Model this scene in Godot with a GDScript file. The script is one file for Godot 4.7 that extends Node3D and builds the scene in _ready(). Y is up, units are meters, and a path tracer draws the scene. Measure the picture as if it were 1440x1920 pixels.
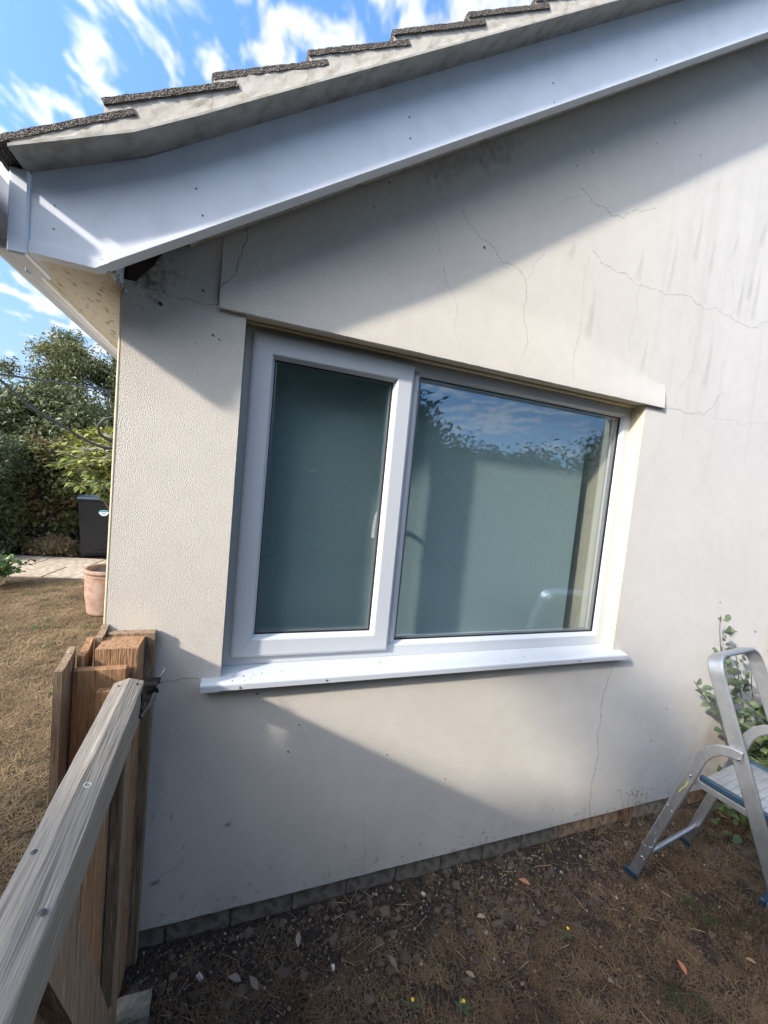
extends Node3D
# A gable end of a bungalow with a window, a garden gate, a step ladder and a dry lawn.
# x runs along the wall to the right, y up, z out of the wall towards the camera; metres.

var rng := RandomNumberGenerator.new()
var M := {}
var SLOPE := 0.683
var LUMP := FastNoiseLite.new()

# ------------------------------------------------------------------ mesh helpers
func mb() -> SurfaceTool:
	var st := SurfaceTool.new()
	st.begin(Mesh.PRIMITIVE_TRIANGLES)
	return st

func tri(st: SurfaceTool, a: Vector3, b: Vector3, c: Vector3) -> void:
	st.set_normal((b - a).cross(c - a).normalized())
	st.add_vertex(a); st.add_vertex(c); st.add_vertex(b)

func quad(st: SurfaceTool, a: Vector3, b: Vector3, c: Vector3, d: Vector3) -> void:
	tri(st, a, b, c); tri(st, a, c, d)

func quad_out(st: SurfaceTool, a: Vector3, b: Vector3, c: Vector3, d: Vector3, o: Vector3) -> void:
	if (c - a).cross(d - b).dot((a + b + c + d) * 0.25 - o) > 0.0:
		quad(st, a, b, c, d)
	else:
		quad(st, d, c, b, a)

func cbox(st: SurfaceTool, lo: Vector3, hi: Vector3, ch := 0.002, xf := Transform3D()) -> void:
	var c := (lo + hi) * 0.5
	var h := (hi - lo) * 0.5
	ch = minf(ch, minf(h.x, minf(h.y, h.z)) * 0.8)
	var o := xf * c
	for ax in 3:
		var u := (ax + 1) % 3
		var v := (ax + 2) % 3
		for s in [-1.0, 1.0]:
			var q := []
			for k in [[-1, -1], [1, -1], [1, 1], [-1, 1]]:
				var p := Vector3()
				p[ax] = s * h[ax]; p[u] = k[0] * (h[u] - ch); p[v] = k[1] * (h[v] - ch)
				q.append(xf * (c + p))
			quad_out(st, q[0], q[1], q[2], q[3], o)
			for s2 in [-1.0, 1.0]:   # edge between face (ax, s) and face (u, s2)
				var e := []
				for k in [[0, -1], [1, -1], [1, 1], [0, 1]]:
					var p := Vector3()
					p[ax] = s * (h[ax] - (ch if k[0] else 0.0)); p[u] = s2 * (h[u] - (0.0 if k[0] else ch)); p[v] = k[1] * (h[v] - ch)
					e.append(xf * (c + p))
				quad_out(st, e[0], e[1], e[2], e[3], o)
	for sx in [-1.0, 1.0]:
		for sy in [-1.0, 1.0]:
			for sz in [-1.0, 1.0]:
				var a := xf * (c + Vector3(sx * h.x, sy * (h.y - ch), sz * (h.z - ch)))
				var b := xf * (c + Vector3(sx * (h.x - ch), sy * h.y, sz * (h.z - ch)))
				var d := xf * (c + Vector3(sx * (h.x - ch), sy * (h.y - ch), sz * h.z))
				if (b - a).cross(d - a).dot(a - o) > 0.0: tri(st, a, b, d)
				else: tri(st, a, d, b)

func prism(st: SurfaceTool, poly: PackedVector2Array, z0: float, z1: float, xf := Transform3D()) -> void:
	if Geometry2D.is_polygon_clockwise(poly): poly.reverse()
	var n := poly.size()
	for i in n:
		var a := poly[i]
		var b := poly[(i + 1) % n]
		quad(st, xf * Vector3(a.x, a.y, z0), xf * Vector3(b.x, b.y, z0), xf * Vector3(b.x, b.y, z1), xf * Vector3(a.x, a.y, z1))
	var t := Geometry2D.triangulate_polygon(poly)
	for i in range(0, t.size(), 3):
		var p := [poly[t[i]], poly[t[i + 1]], poly[t[i + 2]]]
		if (p[1] - p[0]).cross(p[2] - p[0]) < 0.0: p = [p[0], p[2], p[1]]
		tri(st, xf * Vector3(p[0].x, p[0].y, z1), xf * Vector3(p[1].x, p[1].y, z1), xf * Vector3(p[2].x, p[2].y, z1))
		tri(st, xf * Vector3(p[2].x, p[2].y, z0), xf * Vector3(p[1].x, p[1].y, z0), xf * Vector3(p[0].x, p[0].y, z0))

func rough_box(st: SurfaceTool, lo: Vector3, hi: Vector3, cell: float, amp: float, freq: float, xf := Transform3D()) -> void:
	var size := hi - lo
	for ax in 3:
		var u := (ax + 1) % 3
		var v := (ax + 2) % 3
		var nu := clampi(int(size[u] / cell), 1, 60)
		var nv := clampi(int(size[v] / cell), 1, 60)
		for s in 2:
			for i in nu:
				for j in nv:
					var q := []
					for k in [[0, 0], [1, 0], [1, 1], [0, 1]]:
						var p := Vector3()
						p[ax] = hi[ax] if s else lo[ax]
						p[u] = lo[u] + size[u] * (i + k[0]) / nu
						p[v] = lo[v] + size[v] * (j + k[1]) / nv
						var w := xf * p
						var f := w * freq
						w += Vector3(LUMP.get_noise_3dv(f), LUMP.get_noise_3dv(f + Vector3(31, 7, 3)), LUMP.get_noise_3dv(f + Vector3(5, 91, 17))) * amp
						q.append(w)
					if s: quad(st, q[0], q[1], q[2], q[3])
					else: quad(st, q[3], q[2], q[1], q[0])

func tube(st: SurfaceTool, pts: Array, r: float, seg := 8, r_end := -1.0) -> void:
	if r_end < 0.0: r_end = r
	var n := pts.size()
	var side := Vector3.ZERO
	var rings := []
	for i in n:
		var t: Vector3 = (pts[mini(i + 1, n - 1)] - pts[maxi(i - 1, 0)]).normalized()
		if side == Vector3.ZERO:
			side = t.cross(Vector3.UP if absf(t.y) < 0.9 else Vector3.RIGHT).normalized()
		side = (side - t * side.dot(t)).normalized()
		var up := t.cross(side)
		var rr := lerpf(r, r_end, float(i) / maxf(1, n - 1))
		var ring := []
		for k in seg:
			var d := side * cos(TAU * k / seg) + up * sin(TAU * k / seg)
			ring.append([pts[i] + d * rr, d])
		rings.append(ring)
	for i in n - 1:
		for k in seg:
			var a = rings[i][k]; var b = rings[i][(k + 1) % seg]; var c = rings[i + 1][(k + 1) % seg]; var d = rings[i + 1][k]
			for w in [a, c, b, a, d, c]:
				st.set_normal(w[1]); st.add_vertex(w[0])
	for e in [0, n - 1]:
		for k in range(1, seg - 1):
			var a: Vector3 = rings[e][0][0]; var b: Vector3 = rings[e][k][0]; var c: Vector3 = rings[e][k + 1][0]
			if e == 0: tri(st, a, c, b)
			else: tri(st, a, b, c)

# A bar of cross-section thick (in the plane of the path) by deep (along axis), with small chamfers, along a path.
func bar(st: SurfaceTool, pts: Array, thick: float, deep: float, axis: Vector3, ch := 0.003) -> void:
	var a := thick * 0.5
	var b := deep * 0.5
	var prof := [Vector2(a, -b + ch), Vector2(a, b - ch), Vector2(a - ch, b), Vector2(-a + ch, b), Vector2(-a, b - ch), Vector2(-a, -b + ch), Vector2(-a + ch, -b), Vector2(a - ch, -b)]
	var n := pts.size()
	var frames := []
	for i in n:
		var t: Vector3 = (pts[mini(i + 1, n - 1)] - pts[maxi(i - 1, 0)]).normalized()
		var d := (axis - t * axis.dot(t)).normalized()
		frames.append([pts[i], t.cross(d), d])
	for i in n - 1:
		for k in 8:
			var p: Vector2 = prof[k]
			var q: Vector2 = prof[(k + 1) % 8]
			var nn := Vector2(q.y - p.y, p.x - q.x).normalized()
			var v := []
			for w in [[i, p], [i, q], [i + 1, q], [i + 1, p]]:
				var f = frames[w[0]]
				v.append([f[0] + f[1] * w[1].x + f[2] * w[1].y, (f[1] * nn.x + f[2] * nn.y).normalized()])
			var order := [0, 2, 1, 0, 3, 2]
			if (v[1][0] - v[0][0]).cross(v[2][0] - v[0][0]).dot(v[0][1]) < 0.0: order = [0, 1, 2, 0, 2, 3]
			for o in order:
				st.set_normal(v[o][1]); st.add_vertex(v[o][0])
	for e in [0, n - 1]:
		var f = frames[e]
		var ring := []
		for p in prof: ring.append(f[0] + f[1] * p.x + f[2] * p.y)
		for k in range(1, 7): tri(st, ring[0], ring[k], ring[k + 1])

func lathe(st: SurfaceTool, prof: Array, seg: int, xf := Transform3D()) -> void:
	for i in prof.size() - 1:
		var p: Vector2 = prof[i]
		var q: Vector2 = prof[i + 1]
		var nn := Vector2(q.y - p.y, p.x - q.x).normalized()
		for k in seg:
			var v := []
			for w in [[p, k], [q, k], [q, k + 1], [p, k + 1]]:
				var an: float = TAU * w[1] / seg
				v.append([xf * Vector3(w[0].x * cos(an), w[0].y, w[0].x * sin(an)), (xf.basis * Vector3(nn.x * cos(an), nn.y, nn.x * sin(an))).normalized()])
			for o in [0, 2, 1, 0, 3, 2]:
				st.set_normal(v[o][1]); st.add_vertex(v[o][0])

func obj(called: String, st: SurfaceTool, m: Material, parent: Node = self) -> MeshInstance3D:
	return node_of(called, st.commit(), m, parent)

func node_of(called: String, mesh: Mesh, m: Material, parent: Node = self) -> MeshInstance3D:
	var o := MeshInstance3D.new()
	o.name = called
	o.mesh = mesh
	o.material_override = m
	parent.add_child(o, true)
	return o

func box_obj(called: String, lo: Vector3, hi: Vector3, m: Material, parent: Node = self, ch := 0.002, xf := Transform3D()) -> MeshInstance3D:
	var st := mb()
	cbox(st, lo, hi, ch, xf)
	return obj(called, st, m, parent)

func thing(called: String, label: String, category: String, at := Vector3.ZERO, group := "") -> Node3D:
	var o := Node3D.new()
	o.name = called
	add_child(o, true)
	o.position = at
	tag(o, label, category, group)
	return o

func tag(o: Node, label: String, category: String, group := "", kind := "") -> void:
	if label: o.set_meta("label", label)
	if category: o.set_meta("category", category)
	if group: o.set_meta("group", group)
	if kind: o.set_meta("kind", kind)

func part_node(called: String, parent: Node) -> Node3D:
	var o := Node3D.new()
	o.name = called
	parent.add_child(o, true)
	return o

func multi(called: String, mesh: Mesh, m: Material, xfs: Array, cols: Array, parent: Node = self) -> MultiMeshInstance3D:
	var mm := MultiMesh.new()
	mm.transform_format = MultiMesh.TRANSFORM_3D
	mm.use_colors = true
	mm.mesh = mesh
	mm.instance_count = xfs.size()
	for i in xfs.size():
		mm.set_instance_transform(i, xfs[i])
		mm.set_instance_color(i, cols[i])
	var o := MultiMeshInstance3D.new()
	o.name = called
	o.multimesh = mm
	o.material_override = m
	o.set_meta("kind", "stuff")
	parent.add_child(o, true)
	return o

# ------------------------------------------------------------------ textures and materials
func noise(kind: int, freq: float, oct: int, sd: int) -> FastNoiseLite:
	var n := FastNoiseLite.new()
	n.noise_type = kind
	n.frequency = freq
	n.fractal_octaves = oct
	n.seed = sd
	return n

func tex_noise(freq: float, oct: int, sd: int, size := 512, kind := FastNoiseLite.TYPE_SIMPLEX_SMOOTH) -> ImageTexture:
	return ImageTexture.create_from_image(noise(kind, freq, oct, sd).get_seamless_image(size, size))

func ramp_tex(freq: float, oct: int, sd: int, stops: Array, size := 512) -> ImageTexture:
	return ramp_of(noise(FastNoiseLite.TYPE_SIMPLEX_SMOOTH, freq, oct, sd).get_seamless_image(size, size), stops)

func ramp_of(im: Image, stops: Array) -> ImageTexture:
	var size := im.get_width()
	var g := Gradient.new()
	g.offsets = PackedFloat32Array([0.0, 1.0])
	for i in stops.size():
		if i < 2: g.set_color(i, stops[i][1]); g.set_offset(i, stops[i][0])
		else: g.add_point(stops[i][0], stops[i][1])
	var out := Image.create(size, size, false, Image.FORMAT_RGB8)
	var src := im.get_data()
	var lut := PackedByteArray()
	for i in 256:
		var c := g.sample(i / 255.0)
		lut.append_array([int(c.r * 255), int(c.g * 255), int(c.b * 255)])
	var dst := PackedByteArray()
	dst.resize(size * size * 3)
	for i in size * size:
		var k := src[i] * 3
		dst[i * 3] = lut[k]; dst[i * 3 + 1] = lut[k + 1]; dst[i * 3 + 2] = lut[k + 2]
	out.set_data(size, size, false, Image.FORMAT_RGB8, dst)
	return ImageTexture.create_from_image(out)

func mat(col: Color, rough := 0.7, metal := 0.0) -> StandardMaterial3D:
	var m := StandardMaterial3D.new()
	m.albedo_color = col
	m.roughness = rough
	m.metallic = metal
	return m

func tri_mat(m: StandardMaterial3D, scale: Vector3, world := false) -> StandardMaterial3D:
	m.uv1_triplanar = true
	m.uv1_world_triplanar = world
	m.uv1_scale = scale
	m.uv1_triplanar_sharpness = 8.0
	return m

func bump(m: StandardMaterial3D, t: Texture2D, cm: float) -> StandardMaterial3D:
	m.heightmap_enabled = true
	m.heightmap_texture = t
	m.heightmap_scale = cm
	return m

func wood(c0: Color, c1: Color, c2: Color, sd: int, along: String, bump_cm := 0.06) -> StandardMaterial3D:
	var m := mat(Color.WHITE, 0.8)
	m.albedo_texture = ramp_tex(0.02, 4, sd, [[0.15, c0], [0.9, c2], [0.5, c1], [0.62, c1.lerp(c0, 0.5)]])
	bump(m, tex_noise(0.05, 3, sd + 1), bump_cm)
	var s := Vector3(7, 7, 7)
	if along == "z": s = Vector3(9, 9, 0.28)
	if along == "y": s.y = 0.45
	if along == "x": s.x = 0.45
	return tri_mat(m, s)

func stamp(im: Image, x: float, y: float, r: float, col: Color, a: float) -> void:
	# a soft dark dab at wall point (x, y), radius r in metres
	var W := im.get_width()
	var H := im.get_height()
	var k := W / 3.4
	var px := (x + 0.4) * k
	var py := (3.85 - y) * k
	var pr := maxf(r * k, 0.55)
	for j in range(int(py - pr), int(py + pr) + 2):
		for i in range(int(px - pr), int(px + pr) + 2):
			if i < 0 or j < 0 or i >= W or j >= H: continue
			var d := Vector2(i + 0.5 - px, j + 0.5 - py).length() / pr
			if d >= 1.0: continue
			im.set_pixel(i, j, im.get_pixel(i, j).lerp(col, a * (1.0 - d * d)))

func crack(im: Image, pts: Array, r: float, a: float) -> void:
	var path := []
	for p in pts: path.append(p)
	for level in 4:
		var finer := [path[0]]
		for i in path.size() - 1:
			var d: Vector2 = path[i + 1] - path[i]
			finer.append(path[i] + d * 0.5 + d.orthogonal() * rng.randf_range(-0.14, 0.14))
			finer.append(path[i + 1])
		path = finer
	var wob := rng.randf() * 100.0
	for i in path.size() - 1:
		var n := int(path[i].distance_to(path[i + 1]) / 0.0012) + 1
		for k in n:
			var p: Vector2 = path[i].lerp(path[i + 1], float(k) / n)
			var f := 0.6 + 0.55 * LUMP.get_noise_2d(p.x * 60 + wob, p.y * 60)
			stamp(im, p.x, p.y, r * (0.7 + 0.5 * f), Color(0.3, 0.28, 0.26), a * clampf(f, 0.15, 1.0))

func wall_stains() -> ImageTexture:
	var w := 380
	var h := 425
	var big := noise(FastNoiseLite.TYPE_SIMPLEX_SMOOTH, 0.012, 4, 11)
	var fine := noise(FastNoiseLite.TYPE_SIMPLEX_SMOOTH, 0.09, 3, 12)
	var im := Image.create(w, h, false, Image.FORMAT_RGB8)
	for j in h:
		for i in w:
			var x := 3.4 * i / w - 0.4
			var y := 3.85 - 3.8 * j / h
			var v := 0.965 + 0.018 * big.get_noise_2d(i, j) + 0.014 * fine.get_noise_2d(i, j)
			var damp := clampf(1.0 - (y - 0.1) / 0.35, 0.0, 1.0) * (0.6 + 0.6 * big.get_noise_2d(i * 3, j))
			v -= 0.07 * damp
			# rain streaks, denser to the right
			var st := big.get_noise_2d(i * 9.0, j * 0.35 + 300.0)
			var right := smoothstep(1.1, 2.7, x) * smoothstep(3.7, 3.0, y) * smoothstep(1.6, 2.5, y)
			v -= right * 0.045 * clampf(st * 1.8 - 0.1, 0.0, 1.0)
			var cool := smoothstep(0.9, 2.4, x)
			im.set_pixel(i, j, Color(v, v * lerpf(0.975, 0.992, cool), v * lerpf(0.935, 0.985, cool)))
	im.resize(1520, 1700, Image.INTERPOLATE_CUBIC)
	var grey := Color(0.42, 0.41, 0.39)
	for s in [[1.966, 3.133, 2.865], [2.08, 3.094, 2.842], [2.009, 2.622, 2.492], [2.238, 3.117, 2.985], [2.451, 3.047, 2.691], [1.823, 2.968, 2.685], [2.332, 2.908, 2.693], [2.051, 3.307, 3.233], [1.375, 2.613, 2.388], [1.23, 2.771, 2.685], [2.436, 3.281, 3.066], [2.393, 2.925, 2.813], [1.62, 2.86, 2.7], [1.72, 2.5, 2.3], [2.16, 2.6, 2.3]]:
		var wd := rng.randf_range(0.006, 0.014)
		var n := int((s[1] - s[2]) / 0.003)
		for k in n:
			var t := float(k) / n
			stamp(im, s[0] + 0.006 * sin(t * 5.0) + rng.randf_range(-0.004, 0.004), lerpf(s[1], s[2], t), wd * (0.6 + t * 1.4), grey, 0.012 * sin(PI * clampf(t * 1.1, 0.0, 1.0)))
	# mould under the bargeboard and by the eaves
	for k in 420:
		var t := rng.randf()
		var x := lerpf(0.52, 0.9, t) + rng.randfn(0.0, 0.02)
		stamp(im, x, 2.78 + 0.62 * (x - 0.52) + rng.randfn(0.0, 0.03), rng.randf_range(0.004, 0.018), Color(0.36, 0.33, 0.3), 0.04)
	for k in 300:
		stamp(im, -0.32 + rng.randfn(0.0, 0.035), 2.24 + rng.randfn(0.0, 0.035), rng.randf_range(0.003, 0.012), Color(0.24, 0.19, 0.15), 0.12)
	for k in 260:
		stamp(im, 2.72 + rng.randfn(0.0, 0.1), 0.36 + rng.randfn(0.0, 0.12), rng.randf_range(0.02, 0.06), Color(0.62, 0.5, 0.36), 0.02)
	# hairline cracks
	var lines := [
		[[-0.341, 2.196], [-0.271, 2.188], [-0.191, 2.184], [-0.108, 2.184]],
		[[-0.036, 2.464], [-0.037, 2.411], [-0.062, 2.314], [-0.067, 2.28], [-0.108, 2.229], [-0.106, 2.181]],
		[[0.56, 2.67], [0.616, 2.602], [0.66, 2.471], [0.721, 2.348], [0.747, 2.22]],
		[[0.699, 2.732], [0.762, 2.674], [0.894, 2.593], [1.015, 2.557], [1.033, 2.484], [1.042, 2.25]],
		[[1.093, 2.7], [1.046, 2.614], [1.023, 2.559]],
		[[1.233, 2.98], [1.302, 2.949], [1.413, 2.925], [1.489, 2.937], [1.558, 2.999], [1.669, 3.034]],
		[[1.116, 2.868], [1.176, 2.925], [1.237, 2.956]],
		[[1.335, 2.758], [1.466, 2.716], [1.634, 2.69], [1.791, 2.687], [2.012, 2.699], [2.167, 2.718], [2.234, 2.694], [2.387, 2.681], [2.577, 2.738]],
		[[1.324, 2.733], [1.324, 2.556], [1.313, 2.351]],
		[[1.648, 2.706], [1.629, 2.536], [1.63, 2.392]],
		[[1.874, 2.184], [2.065, 2.179], [2.184, 2.189], [2.236, 2.232], [2.32, 2.328]],
		[[2.225, 2.19], [2.353, 2.187], [2.53, 2.193], [2.708, 2.233]],
		[[1.782, 0.9], [1.751, 0.728], [1.764, 0.616], [1.76, 0.478], [1.766, 0.336], [1.786, 0.09]],
		[[-0.213, 0.962], [-0.16, 0.967], [-0.092, 0.967]],
		[[2.162, 2.915], [2.234, 2.909], [2.293, 2.766], [2.279, 2.684]],
		[[2.054, 2.504], [2.057, 2.401], [1.967, 2.281], [1.964, 2.203]],
		[[1.31, 2.2], [1.313, 2.351], [1.324, 2.466]],
		[[0.55, 0.34], [0.56, 0.22], [0.56, 0.12]],
	]
	var strong := {0: 0.34, 1: 0.5, 12: 0.55, 13: 0.42, 7: 0.26, 10: 0.32, 3: 0.24, 5: 0.26}
	for i in lines.size():
		var pts := []
		for p in lines[i]: pts.append(Vector2(p[0], p[1]))
		crack(im, pts, 0.0018 if strong.has(i) else 0.0015, strong.get(i, 0.17))
	# flies, snail trails, nail holes and splashes
	var dark := Color(0.12, 0.1, 0.09)
	for s in [[0.812, 2.622, 6], [1.27, 3.137, 4], [1.711, 3.42, 4], [0.409, 2.726, 3], [-0.156, 2.217, 4], [-0.269, 2.15, 7], [0.225, 0.669, 4], [2.229, 0.623, 4], [2.141, 0.455, 4], [2.536, 1.208, 5], [2.897, 1.028, 7], [0.256, 0.768, 3], [1.2, 3.06, 3], [0.36, 2.63, 3], [1.62, 3.3, 3], [1.9, 3.35, 3], [0.1, 0.9, 4], [-0.12, 2.09, 4], [-0.1, 2.08, 3], [0.62, 0.6, 3], [0.9, 0.45, 3]]:
		stamp(im, s[0], s[1], s[2] * 0.001, dark, 0.9)
		stamp(im, s[0] + 0.004, s[1] - 0.003, s[2] * 0.0007, dark, 0.7)
	for s in [[-0.2, 0.515, -0.2, 0.49], [-0.146, 0.502, -0.147, 0.478], [-0.1, 0.378, -0.108, 0.366], [-0.03, 0.418, 0.05, 0.43], [0.035, 0.425, 0.06, 0.452], [-0.182, 0.262, -0.16, 0.292], [-0.16, 0.292, -0.125, 0.298], [-0.125, 0.298, -0.1, 0.33], [-0.245, 0.2, -0.242, 0.165], [1.742, 1.185, 1.77, 1.16]]:
		for k in 24:
			var p := Vector2(s[0], s[1]).lerp(Vector2(s[2], s[3]), k / 23.0)
			stamp(im, p.x + rng.randfn(0.0, 0.001), p.y + rng.randfn(0.0, 0.001), 0.0022, dark, 0.13)
	for k in 60:
		stamp(im, -0.183 + rng.randfn(0.0, 0.008), 0.262 + rng.randfn(0.0, 0.005), 0.004, dark, 0.09)
		stamp(im, 0.035 + rng.randfn(0.0, 0.005), 0.424 + rng.randfn(0.0, 0.005), 0.003, dark, 0.09)
	for k in 520:
		stamp(im, rng.randf_range(-0.37, 2.9), rng.randf_range(0.1, 3.8), rng.randf_range(0.0012, 0.003), Color(0.35, 0.33, 0.3), rng.randf_range(0.15, 0.5))
	for k in 160:   # splashed soil along the foot
		stamp(im, rng.randf_range(-0.3, 2.9), 0.1 + absf(rng.randfn(0.0, 0.05)), rng.randf_range(0.002, 0.012), Color(0.5, 0.45, 0.4), rng.randf_range(0.1, 0.3))
	return ImageTexture.create_from_image(im)

func make_materials() -> void:
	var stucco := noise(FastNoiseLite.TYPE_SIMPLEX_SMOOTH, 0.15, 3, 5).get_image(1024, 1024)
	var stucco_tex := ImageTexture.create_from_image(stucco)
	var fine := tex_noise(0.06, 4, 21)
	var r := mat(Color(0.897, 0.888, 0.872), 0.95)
	r.albedo_texture = ramp_of(stucco, [[0.20, Color(0.84, 0.83, 0.815)], [0.62, Color(1, 1, 1)], [0.40, Color(0.965, 0.962, 0.958)]])  # darker pits follow the relief: some dirt, plus pit shade painted into the colour
	tri_mat(r, Vector3(1.7, 1.7, 1.7), true)
	bump(r, stucco_tex, 0.21)
	r.metallic_specular = 0.25
	r.detail_enabled = true
	r.detail_blend_mode = BaseMaterial3D.BLEND_MODE_MUL
	r.detail_uv_layer = BaseMaterial3D.DETAIL_UV_2
	r.detail_albedo = wall_stains()
	M.render = r
	M.reveal = bump(tri_mat(mat(Color(0.80, 0.745, 0.635), 0.9), Vector3(3, 3, 3), true), stucco_tex, 0.03)
	M.lining = mat(Color(0.60, 0.60, 0.53), 0.8)
	M.pvc = mat(Color(0.755, 0.77, 0.785), 0.3)
	var old := mat(Color(0.90, 0.915, 0.94), 0.35)
	old.albedo_texture = ramp_tex(0.012, 5, 33, [[0.1, Color(0.965, 0.965, 0.96)], [0.7, Color(1, 1, 1)], [0.4, Color(0.99, 0.99, 0.99)]])
	M.board = tri_mat(old, Vector3(1.3, 1.3, 1.3), true)
	M.gasket = mat(Color(0.03, 0.03, 0.03), 0.6)
	M.spacer = mat(Color(0.55, 0.56, 0.56), 0.4, 0.6)
	var g := mat(Color(0.42, 0.55, 0.58, 0.07), 0.0)
	g.transparency = BaseMaterial3D.TRANSPARENCY_ALPHA
	g.metallic_specular = 0.6
	M.glass = g
	var white := Image.create(4, 4, false, Image.FORMAT_RGB8)
	white.fill(Color.WHITE)
	var lowe := mat(Color(0.80, 0.90, 1.0, 0.25), 0.0, 1.0)   # the thin metal film on the inner sheet
	lowe.albedo_texture = ImageTexture.create_from_image(white)
	lowe.transparency = BaseMaterial3D.TRANSPARENCY_ALPHA
	M.coated = lowe
	M.blind = mat(Color(0.58, 0.67, 0.665), 0.9)
	M.dark = mat(Color(0.16, 0.15, 0.14), 0.9)
	M.soffit = mat(Color(0.80, 0.77, 0.70), 0.7)
	M.soffit.albedo_texture = ramp_tex(0.03, 4, 44, [[0.16, Color(0.72, 0.68, 0.62)], [0.4, Color(1, 1, 1)], [0.26, Color(0.96, 0.95, 0.92)]])
	tri_mat(M.soffit, Vector3(2.2, 2.2, 0.9), true)
	M.undercloak = mat(Color(0.70, 0.69, 0.66), 0.9)
	M.undercloak.albedo_texture = ramp_tex(0.02, 4, 45, [[0.2, Color(0.86, 0.85, 0.82)], [0.7, Color(1, 1, 1)], [0.45, Color(0.95, 0.95, 0.94)]])
	tri_mat(M.undercloak, Vector3(1.5, 1.5, 1.5), true)
	M.mortar = mat(Color(0.745, 0.725, 0.685), 0.95)
	M.mortar.albedo_texture = ramp_tex(0.03, 5, 46, [[0.12, Color(0.88, 0.86, 0.83)], [0.7, Color(1, 1, 1)], [0.36, Color(0.97, 0.965, 0.955)]])
	bump(tri_mat(M.mortar, Vector3(1.6, 1.6, 1.6), true), fine, 0.06)
	M.tile = mat(Color(1, 1, 1), 0.95)
	M.tile.albedo_texture = ramp_tex(0.07, 4, 47, [[0.15, Color(0.17, 0.155, 0.145)], [0.85, Color(0.64, 0.62, 0.58)], [0.42, Color(0.33, 0.30, 0.275)], [0.6, Color(0.45, 0.42, 0.385)]])
	bump(tri_mat(M.tile, Vector3(5, 5, 5), true), tex_noise(0.11, 3, 48), 0.5)
	for b in [["brick_grey", Color(0.50, 0.47, 0.43)], ["brick_buff", Color(0.62, 0.53, 0.43)], ["brick_red", Color(0.52, 0.38, 0.30)], ["brick_stone", Color(0.60, 0.57, 0.50)]]:
		var m := mat(b[1], 0.95)
		m.albedo_texture = ramp_tex(0.03, 5, 50, [[0.12, Color(0.7, 0.68, 0.65)], [0.8, Color(1.0, 1.0, 1.0)], [0.45, Color(0.9, 0.89, 0.87)]], 256)
		M[b[0]] = bump(tri_mat(m, Vector3(3, 3, 3), true), fine, 0.15)
	M.rail = wood(Color(0.42, 0.385, 0.34), Color(0.585, 0.55, 0.495), Color(0.68, 0.65, 0.595), 60, "z", 0.07)
	M.plank = wood(Color(0.42, 0.29, 0.19), Color(0.64, 0.48, 0.33), Color(0.75, 0.61, 0.46), 62, "y", 0.1)
	M.plank_grey = wood(Color(0.40, 0.32, 0.24), Color(0.58, 0.49, 0.39), Color(0.70, 0.61, 0.50), 64, "y", 0.1)
	M.post = wood(Color(0.44, 0.31, 0.21), Color(0.67, 0.52, 0.38), Color(0.78, 0.65, 0.50), 66, "y", 0.2)
	M.steel = mat(Color(0.36, 0.36, 0.36), 0.45, 0.8)
	M.black_iron = mat(Color(0.17, 0.165, 0.16), 0.5, 0.4)
	M.alu = mat(Color(0.70, 0.71, 0.72), 0.42, 0.85)
	M.alu.albedo_texture = ramp_tex(0.015, 4, 70, [[0.2, Color(0.93, 0.93, 0.94)], [0.75, Color(1, 1, 1)], [0.5, Color(0.98, 0.98, 0.98)]], 256)
	bump(tri_mat(M.alu, Vector3(4, 4, 4)), fine, 0.003)
	M.blue = mat(Color(0.10, 0.20, 0.27), 0.5)
	M.rivet = mat(Color(0.85, 0.85, 0.85), 0.25, 1.0)
	M.bin = mat(Color(0.075, 0.085, 0.10), 0.45)
	M.terracotta = mat(Color(0.56, 0.475, 0.415), 0.85)
	M.terracotta.albedo_texture = ramp_tex(0.02, 4, 72, [[0.15, Color(0.92, 0.82, 0.75)], [0.8, Color(1, 1, 1)], [0.5, Color(0.97, 0.93, 0.9)]], 256)
	tri_mat(M.terracotta, Vector3(2, 2, 2))
	M.slab = mat(Color(0.68, 0.63, 0.55), 0.9)
	M.slab.albedo_texture = ramp_tex(0.02, 5, 74, [[0.15, Color(0.8, 0.77, 0.73)], [0.8, Color(1, 1, 1)], [0.5, Color(0.93, 0.91, 0.89)]])
	bump(tri_mat(M.slab, Vector3(0.9, 0.9, 0.9), true), fine, 0.12)
	var soil := mat(Color(1, 1, 1), 1.0)
	soil.vertex_color_use_as_albedo = true
	soil.albedo_texture = ramp_tex(0.04, 5, 76, [[0.1, Color(0.5, 0.47, 0.44)], [0.9, Color(1, 1, 1)], [0.5, Color(0.8, 0.78, 0.76)]])
	bump(tri_mat(soil, Vector3(2.2, 2.2, 2.2), true), tex_noise(0.07, 4, 77), 1.6)
	M.soil = soil
	M.leaf = leafy(0.45, 0.35)
	M.grass = leafy(0.8, 0.2)
	M.bark = mat(Color(0.36, 0.31, 0.26), 0.95)
	M.pebble = mat(Color(1, 1, 1), 0.8)
	M.pebble.vertex_color_use_as_albedo = true
	for i in 4:
		var f := i / 3.0
		var m := leafy(0.5, 0.25)
		m.vertex_color_use_as_albedo = false
		m.albedo_color = lin(0.055, 0.085, 0.042).lerp(lin(0.115, 0.15, 0.075), f).linear_to_srgb()
		M["shrub_leaf_%d" % i] = m
		var b := leafy(0.55, 0.35)
		b.metallic_specular = 0.25
		b.vertex_color_use_as_albedo = false
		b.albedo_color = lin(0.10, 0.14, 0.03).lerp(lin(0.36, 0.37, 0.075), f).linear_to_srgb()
		M["bay_leaf_%d" % i] = b

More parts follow.
